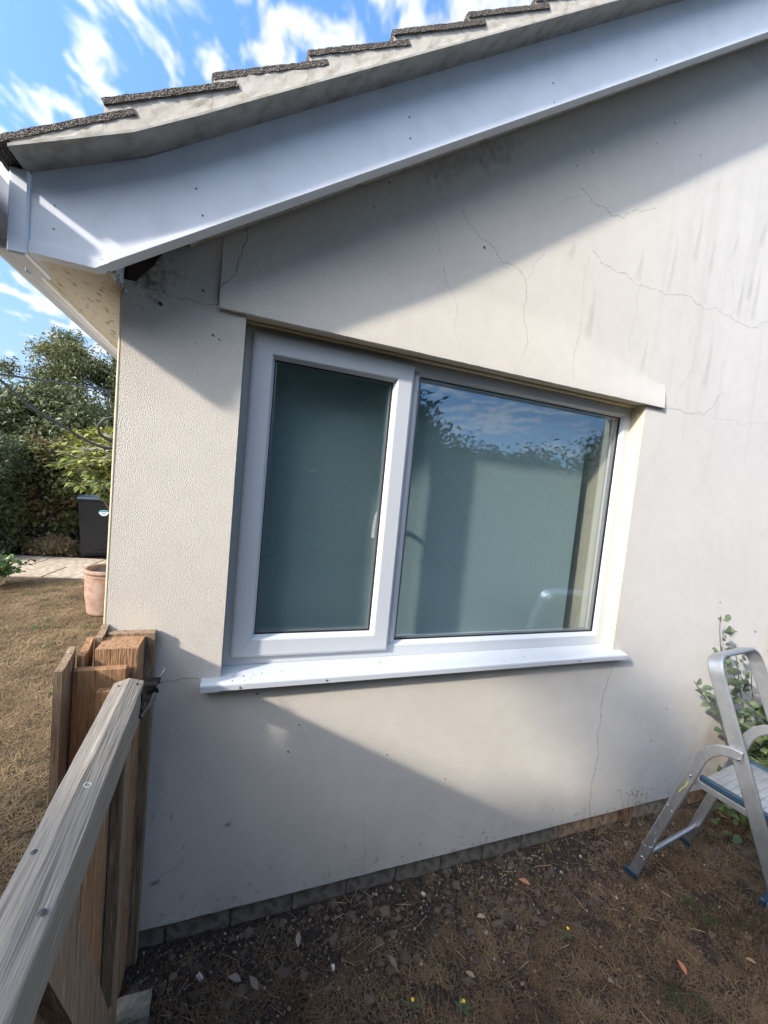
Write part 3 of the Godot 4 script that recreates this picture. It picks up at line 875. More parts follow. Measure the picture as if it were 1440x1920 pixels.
# ------------------------------------------------------------------ gate and fence end
func gate() -> void:
	var f := thing("gate_post", "square brown timber gate post against the house wall with picket boards beside it", "gate post", Vector3(-0.3, 0, 0))
	var o := Vector3(-0.3, 0, 0)
	var st := mb()
	rough_box(st, Vector3(-0.355, -0.1, 0.03) - o, Vector3(-0.2505, 1.137, 0.121) - o, 0.03, 0.002, 14.0)
	obj("post", st, M.post, f)
	box_obj("wall_batten", Vector3(-0.352, -0.1, 0.003) - o, Vector3(-0.2215, 1.148, 0.0285) - o, M.plank_grey, f, 0.003)
	# pickets with sloping, hollowed tops
	for k in [[-0.357, -0.001, 0.062, 1.168, 1.148, 0], [-0.378, 0.058, 0.128, 1.15, 1.123, 1], [-0.402, 0.118, 0.205, 1.148, 1.118, 0]]:
		st = mb()
		var poly := PackedVector2Array([Vector2(k[1], -0.05), Vector2(k[2], -0.05)])
		for i in 7:
			var t := i / 6.0
			poly.append(Vector2(lerpf(k[2], k[1], t), lerpf(k[4], k[3], t) - 0.006 * sin(PI * t)))
		prism(st, poly, -0.009, 0.009, Transform3D(Basis(Vector3(0, 0, 1), Vector3(0, 1, 0), Vector3(-1, 0, 0)), Vector3(k[0] - 0.008, 0, 0) - o))
		obj("picket", st, M.plank if k[5] else M.plank_grey, f)
	box_obj("stop_board", Vector3(-0.398, -0.02, 0.128) - o, Vector3(-0.268, 1.094, 0.15) - o, M.plank, f, 0.004)
	box_obj("cleat", Vector3(-0.335, 0.88, 0.1505) - o, Vector3(-0.27, 1.04, 0.172) - o, M.plank, f, 0.003)

	var g := thing("garden_gate", "weathered grey ledged timber garden gate standing across the path", "gate", Vector3(-0.251, 0, 0.20))
	g.rotation.y = 0.036
	var L := 1.25
	st = mb()
	var cap := PackedVector2Array([Vector2(-0.036, 0.99), Vector2(0.036, 0.99), Vector2(0.036, 1.072), Vector2(0.034, 1.0755), Vector2(0.001, 1.086), Vector2(-0.001, 1.086), Vector2(-0.034, 1.0755), Vector2(-0.036, 1.072)])
	var n := 30
	if Geometry2D.is_polygon_clockwise(cap): cap.reverse()
	for i in n:
		for k in cap.size():
			var q := []
			for w in [[k, i], [k + 1, i], [k + 1, i + 1], [k, i + 1]]:
				var p: Vector2 = cap[w[0] % cap.size()]
				var zz: float = L * w[1] / n
				q.append(Vector3(p.x + 0.0016 * LUMP.get_noise_2d(zz * 9, p.y * 40), p.y + 0.0014 * LUMP.get_noise_2d(zz * 8 + 40, p.x * 60), zz))
			quad(st, q[0], q[1], q[2], q[3])
	prism(st, PackedVector2Array(cap), -0.0005, 0.0)
	obj("top_rail", st, M.rail, g)
	for p in [[-0.018, 0.03], [0.021, 0.025], [0.0, 0.49], [-0.02, 0.52], [0.024, 0.62]]:
		st = mb()
		lathe(st, [Vector2(0.0, 0.002), Vector2(0.0035, 0.0015), Vector2(0.0048, 0.0)], 10, Transform3D(Basis(), Vector3(p[0], 1.0805, p[1])))
		obj("screw_head", st, M.steel, g)
	st = mb()
	lathe(st, [Vector2(0.0066, -0.001), Vector2(0.0066, 0.0005), Vector2(0.0052, 0.0007), Vector2(0.0048, -0.001)], 20, Transform3D(Basis(Vector3.BACK, -0.28), Vector3(0.012, 1.0824, 0.395)))
	obj("filler_ring", st, mat(Color(0.78, 0.77, 0.73), 0.8), g)
	for i in 13:   # close boarding on the lawn side
		var z0 := 0.004 + i * 0.096
		box_obj("board", Vector3(-0.034, 0.05 + rng.randf_range(-0.006, 0.006), z0), Vector3(-0.015, 0.989, z0 + (0.0945 if i != 2 else 0.090)), M.plank if i % 3 else M.plank_grey, g, 0.002)
	box_obj("stile", Vector3(-0.0145, 0.05, 0.004), Vector3(0.016, 0.989, 0.075), M.plank_grey, g, 0.003)
	box_obj("stile", Vector3(-0.0145, 0.05, L - 0.08), Vector3(0.016, 0.989, L - 0.005), M.plank_grey, g, 0.003)
	box_obj("ledge", Vector3(-0.0145, 0.12, 0.076), Vector3(0.016, 0.21, L - 0.081), M.plank_grey, g, 0.003)
	var brace := PackedVector2Array([Vector2(0.10, 0.215), Vector2(0.20, 0.215), Vector2(0.60, 0.985), Vector2(0.49, 0.985)])
	st = mb()
	prism(st, brace, -0.016, 0.0145, Transform3D(Basis(Vector3(0, 0, 1), Vector3(0, 1, 0), Vector3(-1, 0, 0)), Vector3.ZERO))
	obj("brace", st, M.plank_grey, g)
	st = mb()
	prism(st, PackedVector2Array([Vector2(1.02, 0.215), Vector2(1.12, 0.215), Vector2(0.72, 0.985), Vector2(0.612, 0.985)]), -0.016, 0.0145, Transform3D(Basis(Vector3(0, 0, 1), Vector3(0, 1, 0), Vector3(-1, 0, 0)), Vector3.ZERO))
	obj("brace", st, M.plank_grey, g)
	# latch on the house side of the rail
	var l := part_node("latch", g)
	st = mb()
	prism(st, PackedVector2Array([Vector2(-0.02, 1.0), Vector2(0.02, 1.0), Vector2(0.026, 1.02), Vector2(0.018, 1.03), Vector2(0.026, 1.062), Vector2(-0.02, 1.068)]), 0.0365, 0.0395, Transform3D(Basis(Vector3(0, 0, 1), Vector3(0, 1, 0), Vector3(1, 0, 0)), Vector3(0, 0, 0.02)))
	obj("latch_plate", st, M.black_iron, l)
	st = mb()
	prism(st, PackedVector2Array([Vector2(0.0368, 1.022), Vector2(0.070, 1.022), Vector2(0.066, 1.036), Vector2(0.060, 1.041), Vector2(0.071, 1.052), Vector2(0.073, 1.068), Vector2(0.0368, 1.070)]), -0.031, -0.029)
	cbox(st, Vector3(0.037, 1.0, -0.1), Vector3(0.04, 1.075, -0.0325), 0.001)
	cbox(st, Vector3(0.0365, 1.008, -0.055), Vector3(0.062, 1.012, -0.01), 0.001)
	cbox(st, Vector3(0.0365, 1.052, -0.055), Vector3(0.066, 1.056, -0.012), 0.001)
	obj("latch_keep", st, M.black_iron, l)
	st = mb()
	tube(st, [Vector3(0.04, 1.005, 0.06), Vector3(0.045, 1.012, 0.045), Vector3(0.056, 1.022, 0.025), Vector3(0.062, 1.034, -0.005)], 0.0055, 8)
	tube(st, [Vector3(0.06, 1.055, -0.03), Vector3(0.072, 1.068, -0.042), Vector3(0.08, 1.082, -0.05)], 0.002, 6)
	obj("latch_bar", st, M.steel, l)
	var hp := thing("hinge_post", "timber hinge post at the camera end of the garden gate", "post", Vector3(-0.20, 0, 1.51))
	box_obj("post", Vector3(-0.05, -0.1, -0.05), Vector3(0.05, 1.12, 0.05), M.post, hp, 0.004)
	var cb := mb()
	rough_box(cb, Vector3(-0.05, -0.02, -0.035), Vector3(0.05, 0.045, 0.035), 0.02, 0.006, 15.0)
	var blk := obj("concrete_lump", cb, M.brick_stone)
	blk.position = Vector3(-0.205, 0, 0.17)
	tag(blk, "small pale concrete lump on the ground at the foot of the gate", "stone")

# ------------------------------------------------------------------ step ladder
func ladder() -> void:
	var t := thing("step_ladder", "aluminium step ladder with tall hoop handrail and blue edged platform by the wall", "ladder", Vector3(2.055, 0, 0.455))
	t.rotation.y = 0.13
	# local axes: x across, z from the rear feet (-) to the front feet (+)
	var half := func(y: float) -> float: return lerpf(0.205, 0.176, y / 1.1)
	var zf := func(y: float) -> float: return lerpf(0.335, -0.105, y / 1.1)
	var st := mb()
	var fwd := Vector3(0, 0.335 + 0.105, 1.1).normalized()
	var path := []
	path.append(Vector3(-half.call(0.012), 0.012, zf.call(0.012)))
	for k in 7: path.append(Vector3(-half.call(0.15 * (k + 1)), 0.15 * (k + 1), zf.call(0.15 * (k + 1))))
	path.pop_back()
	path.append(Vector3(-half.call(1.02), 1.02, zf.call(1.02)))
	for k in 9:
		var an := PI - k * PI / 16.0
		path.append(Vector3(-half.call(1.04) + 0.06 + 0.06 * cos(an), 1.043 + 0.06 * sin(an), zf.call(1.043 + 0.06 * sin(an))))
	var n := path.size()
	for k in n:
		var p: Vector3 = path[n - 1 - k]
		path.append(Vector3(-p.x, p.y, p.z))
	bar(st, path, 0.018, 0.054, fwd, 0.006)
	obj("hoop_frame", st, M.alu, t)
	for s in [-1.0, 1.0]:
		st = mb()
		cbox(st, Vector3(s * half.call(0.0) - 0.014, 0.0, 0.31), Vector3(s * half.call(0.0) + 0.014, 0.05, 0.362), 0.004)
		obj("foot", st, M.gasket, t)
		# bent rear leg, from the pivot on the stile back and down to the ground
		st = mb()
		var w := 0.020
		var leg := [Vector3(s * (half.call(0.78) + w), 0.775, 0.045), Vector3(s * (half.call(0.78) + w), 0.775, 0.01), Vector3(s * (half.call(0.76) + w), 0.762, -0.025), Vector3(s * (half.call(0.74) + w), 0.735, -0.055), Vector3(s * (half.call(0.7) + w), 0.695, -0.078), Vector3(s * (half.call(0.62) + w), 0.62, -0.098), Vector3(s * (half.call(0.3) + w), 0.30, -0.185), Vector3(s * (half.call(0.03) + w), 0.03, -0.256)]
		bar_flat(st, leg, 0.040, 0.016, Vector3(1, 0, 0))
		obj("rear_leg", st, M.alu, t)
		st = mb()
		cbox(st, Vector3(s * (half.call(0.0) + w) - 0.012, 0.0, -0.29), Vector3(s * (half.call(0.0) + w) + 0.012, 0.04, -0.238), 0.004)
		obj("rear_foot", st, M.blue, t)
		for p in [[0.765, 0.036], [0.60, -0.103], [0.13, -0.229]]:
			for e in [-1.0, 1.0]:
				st = mb()
				lathe(st, [Vector2(0.0, 0.005), Vector2(0.004, 0.004), Vector2(0.0065, 0.0)], 10, Transform3D(Basis(Vector3.BACK, -PI / 2 * e), Vector3(s * (half.call(p[0]) + w) + e * 0.0085, p[0], p[1])))
				obj("rivet", st, M.rivet, t)
	st = mb()
	tube(st, [Vector3(-half.call(0.13) - 0.02, 0.13, -0.229), Vector3(half.call(0.13) + 0.02, 0.13, -0.229)], 0.011, 10)
	obj("crossbar", st, M.alu, t)
	# platform with blue edge strips
	var px: float = half.call(0.6) - 0.012
	box_obj("platform", Vector3(-px, 0.578, -0.075), Vector3(px, 0.600, 0.185), M.alu, t, 0.004)
	for k in 9: box_obj("tread_rib", Vector3(-px + 0.024, 0.6005, -0.055 + k * 0.025), Vector3(px - 0.024, 0.602, -0.045 + k * 0.025), M.alu, t, 0.0005)
	for s in [-1.0, 1.0]:
		box_obj("edge_strip", Vector3(s * px - 0.009, 0.586, -0.085), Vector3(s * px + 0.009, 0.610, 0.20), M.blue, t, 0.004)
		box_obj("platform_hanger", Vector3(s * (px + 0.0105) - 0.0015, 0.56, -0.105), Vector3(s * (px + 0.0105) + 0.0015, 0.585, 0.10), M.alu, t, 0.001)
	box_obj("edge_strip", Vector3(-px, 0.572, 0.186), Vector3(px, 0.606, 0.202), M.blue, t, 0.004)
	# lower step
	px = half.call(0.3) - 0.01
	box_obj("step", Vector3(-px, 0.285, 0.165), Vector3(px, 0.305, 0.28), M.alu, t, 0.003)
	box_obj("edge_strip", Vector3(-px - 0.008, 0.28, 0.1455), Vector3(px + 0.008, 0.31, 0.164), M.blue, t, 0.004)
	st = mb()   # dried white paint spots
	for k in 14:
		var y := rng.randf_range(0.06, 0.28) if k < 10 else rng.randf_range(0.3, 0.7)
		var r := rng.randf_range(0.001, 0.0028)
		var c := Vector3(-half.call(y) - 0.0282, y, lerpf(-0.256, -0.098, (y - 0.03) / 0.59) + rng.randf_range(-0.014, 0.014))
		cbox(st, c - Vector3(0.0004, r, r), c + Vector3(0.0006, r, r), r * 0.6)
	obj("paint_spots", st, mat(Color(0.85, 0.85, 0.82), 0.7), t).set_meta("kind", "stuff")
	# a lick of yellow paint on the leg
	st = mb()
	tube(st, [Vector3(-half.call(0.56) - 0.0285, 0.575, -0.106), Vector3(-half.call(0.55) - 0.0286, 0.55, -0.112), Vector3(-half.call(0.53) - 0.0288, 0.53, -0.125), Vector3(-half.call(0.51) - 0.029, 0.51, -0.131)], 0.0013, 6)
	obj("paint_mark", st, mat(Color(0.82, 0.78, 0.28), 0.6), t)

# a flat bar whose broad side lies in the plane of the path
func bar_flat(st: SurfaceTool, pts: Array, broad: float, thin: float, axis: Vector3) -> void:
	bar(st, pts, broad, thin, axis, 0.004)

# ------------------------------------------------------------------ plants
func leaf_mesh(len: float, wid: float, fold := 0.2, droop := 0.15) -> ArrayMesh:
	var st := mb()
	var n := 4
	var mid := []
	var wd := [0.0, 0.8, 1.0, 0.62, 0.0]
	for i in n + 1:
		var t := float(i) / n
		mid.append([Vector3(0, -droop * len * t * t, len * t), wid * 0.5 * wd[i]])
	for i in n:
		for s in [-1.0, 1.0]:
			var a: Vector3 = mid[i][0]
			var b: Vector3 = mid[i + 1][0]
			var c: Vector3 = b + Vector3(s * mid[i + 1][1], fold * mid[i + 1][1], 0)
			var d: Vector3 = a + Vector3(s * mid[i][1], fold * mid[i][1], 0)
			if s > 0: quad_safe(st, a, b, c, d)
			else: quad_safe(st, d, c, b, a)
	return st.commit()

func quad_safe(st: SurfaceTool, a: Vector3, b: Vector3, c: Vector3, d: Vector3) -> void:
	if a.distance_squared_to(d) > 1e-10: tri(st, a, c, d)
	if b.distance_squared_to(c) > 1e-10: tri(st, a, b, c)

func spray_mesh(n: int, len: float, wid: float, spread: float, sd: int) -> ArrayMesh:
	# a small spray of leaves that stands for one twig end
	var r := RandomNumberGenerator.new()
	r.seed = sd
	var st := mb()
	for k in n:
		var b := Basis(Vector3.UP, r.randf() * TAU) * Basis(Vector3.RIGHT, r.randf_range(-1.2, 0.9)) * Basis(Vector3.BACK, r.randf_range(-0.8, 0.8))
		var o := Vector3(r.randfn(), r.randfn(), r.randfn()) * spread
		var l := len * r.randf_range(0.7, 1.2)
		var w := wid * r.randf_range(0.8, 1.2)
		var a := o
		var c := o + b * Vector3(0, -0.1 * l, l)
		var m := o + b * Vector3(0, 0.02 * l, l * 0.5)
		tri(st, a, m + b * Vector3(w * 0.5, 0.15 * w, 0), c)
		tri(st, a, c, m - b * Vector3(w * 0.5, -0.15 * w, 0))
	return st.commit()

func rand_basis(s: float) -> Basis:
	return (Basis(Vector3.UP, rng.randf() * TAU) * Basis(Vector3.RIGHT, rng.randf_range(-0.9, 0.9)) * Basis(Vector3.BACK, rng.randf_range(-0.7, 0.7))).scaled(Vector3(s, s, s))

func lin(r: float, g: float, b: float) -> Color:
	return Color(r, g, b)

func hedge(called: String, label: String, lo: Vector3, hi: Vector3, count: int, mesh: Mesh, c0: Color, c1: Color, wob: float, top: Callable, dead := 0.0) -> Node3D:
	# foliage over the faces of a clipped mass, with an uneven surface
	var c := (lo + hi) * 0.5
	var t := thing(called, label, "hedge", Vector3(c.x, 0, c.z))
	var h := (hi - lo) * 0.5
	var xfs := []
	var cols := []
	var sx := 2.0 * h.z * (hi.y - lo.y)
	var sz := 2.0 * h.x * (hi.y - lo.y)
	var sy := 4.0 * h.x * h.z * 0.7
	for i in count:
		var p := Vector3()
		var pick := rng.randf() * (2 * sx + 2 * sz + sy)
		var u := rng.randf_range(-1, 1)
		var v := rng.randf_range(-1, 1)
		if pick < sx: p = Vector3(-h.x, v * h.y, u * h.z)
		elif pick < 2 * sx: p = Vector3(h.x, v * h.y, u * h.z)
		elif pick < 2 * sx + sz: p = Vector3(u * h.x, v * h.y, h.z)
		elif pick < 2 * sx + 2 * sz: p = Vector3(u * h.x, v * h.y, -h.z)
		else: p = Vector3(u * h.x, h.y, v * h.z)
		var w := p + c
		var bulge := LUMP.get_noise_3dv(w * 2.2) * wob + LUMP.get_noise_3dv(w * 7.0) * wob * 0.4
		var into := absf(rng.randfn(0.0, 0.10))
		p *= 1.0 + (bulge - into) / maxf(0.3, minf(h.x, h.z))
		w = Vector3(p.x + c.x, clampf((p.y + h.y) / (2.0 * h.y), 0.0, 1.2), p.z + c.z)
		w.y = lo.y + w.y * (top.call(w.x, w.z) - lo.y)
		if w.y < 0.02: continue
		xfs.append(Transform3D(rand_basis(rng.randf_range(0.7, 1.3)), w - t.position))
		var f := clampf(0.5 + 0.55 * LUMP.get_noise_3dv(w * 1.6 + Vector3(9, 0, 0)) + rng.randf_range(-0.3, 0.3), 0.0, 1.0)
		var col := c0.lerp(c1, f)
		if dead > 0.0 and LUMP.get_noise_3dv(w * 1.9 + Vector3(0, 33, 0)) > 1.0 - dead * 1.6: col = col.lerp(lin(0.22, 0.12, 0.06), rng.randf_range(0.4, 0.9))
		cols.append(col)
	multi("foliage", mesh, M.leaf, xfs, cols, t)
	var st := mb()
	cbox(st, Vector3(-h.x * 0.72, 0.0, -h.z * 0.9), Vector3(h.x * 0.72, (hi.y - lo.y) * 0.82 + lo.y, h.z * 0.9), 0.1)
	obj("inner_branches", st, mat(Color(0.12, 0.10, 0.08), 1.0), t)
	return t

func tree(called: String, label: String, at: Vector3, height: float, crown_r: Vector3, crown_y: float, clusters: int, per: int, cl_r: float, mesh: Mesh, c0: Color, c1: Color, trunk_r: float, droop := 0.0) -> Node3D:
	var t := thing(called, label, "tree", at)
	var st := mb()
	var top := Vector3(rng.randf_range(-0.2, 0.2), height * 0.92, rng.randf_range(-0.2, 0.2))
	var trunk := []
	for i in 7:
		var f := i / 6.0
		trunk.append(Vector3(0, 0, 0).lerp(top, f) + Vector3(rng.randfn(0.0, 0.06) * height * 0.1, 0, rng.randfn(0.0, 0.06) * height * 0.1) * f)
	tube(st, trunk, trunk_r, 8, trunk_r * 0.2)
	obj("trunk", st, M.bark, t)
	var limbs := mb()
	var xfs := []
	var cols := []
	for k in clusters:
		var d := Vector3(rng.randfn(), rng.randfn(), rng.randfn()).normalized() * pow(rng.randf(), 0.4)
		var c := Vector3(d.x * crown_r.x, crown_y + d.y * crown_r.y, d.z * crown_r.z)
		c += Vector3(LUMP.get_noise_3dv(c * 0.7 + at), LUMP.get_noise_3dv(c * 0.7 + Vector3(50, 0, 0)), 0) * crown_r * 0.4
		if c.y < 0.1: continue
		var root: Vector3 = trunk[clampi(int(6.0 * (c.y - c.length() * 0.25) / height), 1, 5)]
		var mid := root.lerp(c, 0.55) + Vector3(0, 0.08 * height * rng.randf(), 0)
		if k % 2 == 0: tube(limbs, [root, mid, c], trunk_r * 0.28, 5, trunk_r * 0.05)
		var tone := rng.randf_range(-0.25, 0.25)
		for i in per:
			var q := Vector3(rng.randfn(), rng.randfn() * 0.75, rng.randfn()) * cl_r * 0.55
			q.y -= droop * q.length() * rng.randf()
			xfs.append(Transform3D(rand_basis(rng.randf_range(0.7, 1.3)), c + q))
			cols.append(c0.lerp(c1, clampf(0.5 + tone + rng.randf_range(-0.3, 0.3), 0.0, 1.0)))
	obj("limbs", limbs, M.bark, t)
	multi("crown", mesh, M.leaf, xfs, cols, t)
	return t

func shrub_by_ladder() -> void:
	var t := thing("wall_shrub", "green climbing shrub with oval leaves growing up the wall behind the ladder", "shrub", Vector3(2.75, 0, 0.08))
	var stems := [
		[[2.78, 0.0, 0.10], [2.68, 0.4, 0.09], [2.55, 0.8, 0.07], [2.47, 1.03, 0.06], [2.43, 1.15, 0.07]],
		[[2.72, 0.0, 0.10], [2.62, 0.4, 0.10], [2.48, 0.64, 0.08], [2.38, 0.74, 0.06], [2.33, 0.80, 0.05]],
		[[2.85, 0.0, 0.12], [2.75, 0.5, 0.10], [2.64, 0.82, 0.08], [2.57, 1.0, 0.08]],
		[[2.90, 0.0, 0.12], [2.85, 0.4, 0.13], [2.75, 0.72, 0.1], [2.72, 0.95, 0.08]],
		[[2.95, 0.0, 0.14], [2.95, 0.4, 0.15], [2.90, 0.65, 0.12]],
		[[2.70, 0.0, 0.14], [2.62, 0.25, 0.18], [2.55, 0.42, 0.17], [2.5, 0.5, 0.14]],
		[[3.0, 0.0, 0.14], [3.05, 0.35, 0.16], [3.05, 0.55, 0.13]],
	]
	var lm := leaf_mesh(0.056, 0.036, 0.25, 0.2)
	var total := 0
	for s in stems:
		var pts := []
		for p in s: pts.append(Vector3(p[0], p[1], p[2]) - t.position)
		var c := Curve3D.new()
		for i in pts.size():
			var tang: Vector3 = (pts[mini(i + 1, pts.size() - 1)] - pts[maxi(i - 1, 0)]) * 0.18
			c.add_point(pts[i], -tang, tang)
		var fine := []
		var n := 14
		for i in n + 1: fine.append(c.sample_baked(c.get_baked_length() * i / n))
		var st := mb()
		tube(st, fine, 0.0055, 6, 0.0018)
		obj("stem", st, M.bark, t)
		var len := c.get_baked_length()
		var d := 0.12
		while d < len and total < 298:
			var p := c.sample_baked(d)
			var ax := (c.sample_baked(minf(d + 0.02, len)) - c.sample_baked(d - 0.02)).normalized()
			for side in 2:
				# a leaf stalk with three leaflets
				var out := (Vector3(rng.randf_range(-1, 1), rng.randf_range(-0.2, 0.5), rng.randf_range(0.1, 0.9)) + ax * 0.4 + Vector3(-0.7 if side else 0.7, 0, 0)).normalized()
				for k in 3:
					if total >= 298: break
					var q := p + out * (0.018 + 0.012 * k)
					var dir := (out + Vector3(rng.randfn(0.0, 0.5), rng.randfn(0.0, 0.35) - 0.1, rng.randfn(0.0, 0.3))).normalized()
					if q.z + t.position.z + dir.z * 0.04 < 0.012: dir.z = absf(dir.z) + 0.1
					var b := Basis.looking_at(-dir.normalized(), Vector3(0.1, 0.75, 0.65)).scaled(Vector3.ONE * rng.randf_range(0.7, 1.25) * (1.0 if d < len * 0.8 else 0.75))
					var o := MeshInstance3D.new()
					o.name = "leaf"
					o.mesh = lm
					o.material_override = M["shrub_leaf_%d" % rng.randi_range(0, 3)]
					o.transform = Transform3D(b, q)
					t.add_child(o, true)
					total += 1
			d += 0.062
	# the dense shaded mass lower down
	var xfs := []
	var cols := []
	for i in 1500:
		var p := Vector3(2.93 + rng.randfn(0.0, 0.17), absf(rng.randfn(0.0, 0.33)) + 0.03, 0.14 + absf(rng.randfn(0.0, 0.06))) - t.position
		xfs.append(Transform3D(rand_basis(rng.randf_range(0.7, 1.2)), p))
		cols.append(lin(0.07, 0.105, 0.045).lerp(lin(0.12, 0.15, 0.06), rng.randf()))
	multi("lower_leaves", lm, M.leaf, xfs, cols, t)

func bay_tree() -> void:
	var pot := thing("terracotta_pot", "large pale terracotta pot on the dry lawn at the house corner", "plant pot", Vector3(-1.30, 0.01, -3.62))
	var st := mb()
	lathe(st, [Vector2(0.0, 0.0), Vector2(0.17, 0.0), Vector2(0.185, 0.015), Vector2(0.21, 0.2), Vector2(0.215, 0.38), Vector2(0.214, 0.405), Vector2(0.222, 0.41), Vector2(0.222, 0.43), Vector2(0.215, 0.437), Vector2(0.228, 0.445), Vector2(0.238, 0.462), Vector2(0.236, 0.48), Vector2(0.225, 0.49), Vector2(0.205, 0.488), Vector2(0.2, 0.47), Vector2(0.195, 0.43)], 40)
	obj("pot_wall", st, M.terracotta, pot)
	st = mb()
	rough_box(st, Vector3(-0.14, 0.40, -0.14), Vector3(0.14, 0.445, 0.14), 0.03, 0.012, 30.0)
	obj("potting_soil", st, M.dark, pot)
	var t := thing("potted_tree", "small standard tree with glossy yellow green leaves in the terracotta pot", "tree", Vector3(-1.28, 0.45, -3.62))
	st = mb()
	var tr := [Vector3(0.02, -0.03, 0), Vector3(0.025, 0.3, 0.0), Vector3(0.0, 0.6, 0.0), Vector3(-0.04, 0.85, 0.0), Vector3(-0.07, 1.1, 0.02)]
	tube(st, tr, 0.022, 8, 0.012)
	tube(st, [Vector3(0.0, 0.6, 0.0), Vector3(-0.10, 0.8, 0.04), Vector3(-0.2, 1.05, 0.06)], 0.011, 6, 0.005)
	tube(st, [Vector3(-0.03, 0.78, 0.0), Vector3(0.1, 1.0, 0.06), Vector3(0.16, 1.25, 0.05)], 0.011, 6, 0.005)
	tube(st, [Vector3(-0.07, 1.05, 0.0), Vector3(-0.1, 1.25, 0.06), Vector3(-0.05, 1.45, 0.05)], 0.009, 6, 0.004)
	obj("trunk", st, M.bark, t)
	var lm := leaf_mesh(0.095, 0.036, 0.25, 0.25)
	var xfs := []
	var cols := []
	var big := 0
	for k in 300:
		var d := Vector3(rng.randfn(), rng.randfn(), rng.randfn()).normalized() * pow(rng.randf(), 0.45)
		var c := Vector3(-0.06, 1.18, 0.02) + Vector3(d.x * 0.46, d.y * 0.36 + 0.05 * LUMP.get_noise_1d(d.x * 9.0), d.z * 0.42)
		for i in 8:
			var an := TAU * i / 8.0 + rng.randf()
			var dir := (Vector3(cos(an), rng.randf_range(-0.35, 0.75), sin(an)) + d * 0.5).normalized()
			var b := Basis.looking_at(-dir, Vector3(0.05, 1, 0.02)).scaled(Vector3.ONE * rng.randf_range(0.75, 1.2))
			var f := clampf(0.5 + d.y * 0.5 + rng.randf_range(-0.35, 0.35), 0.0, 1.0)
			var p := c + dir * 0.012
			if big < 290 and d.z > 0.45 and d.x < 0.35:
				var o := MeshInstance3D.new()
				o.name = "leaf"
				o.mesh = lm
				o.material_override = M["bay_leaf_%d" % clampi(int(f * 4.0), 0, 3)]
				o.transform = Transform3D(b, p)
				t.add_child(o, true)
				big += 1
			else:
				xfs.append(Transform3D(b, p))
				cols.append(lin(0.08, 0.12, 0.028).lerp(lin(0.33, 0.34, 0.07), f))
	multi("inner_leaves", lm, M.leaf, xfs, cols, t)

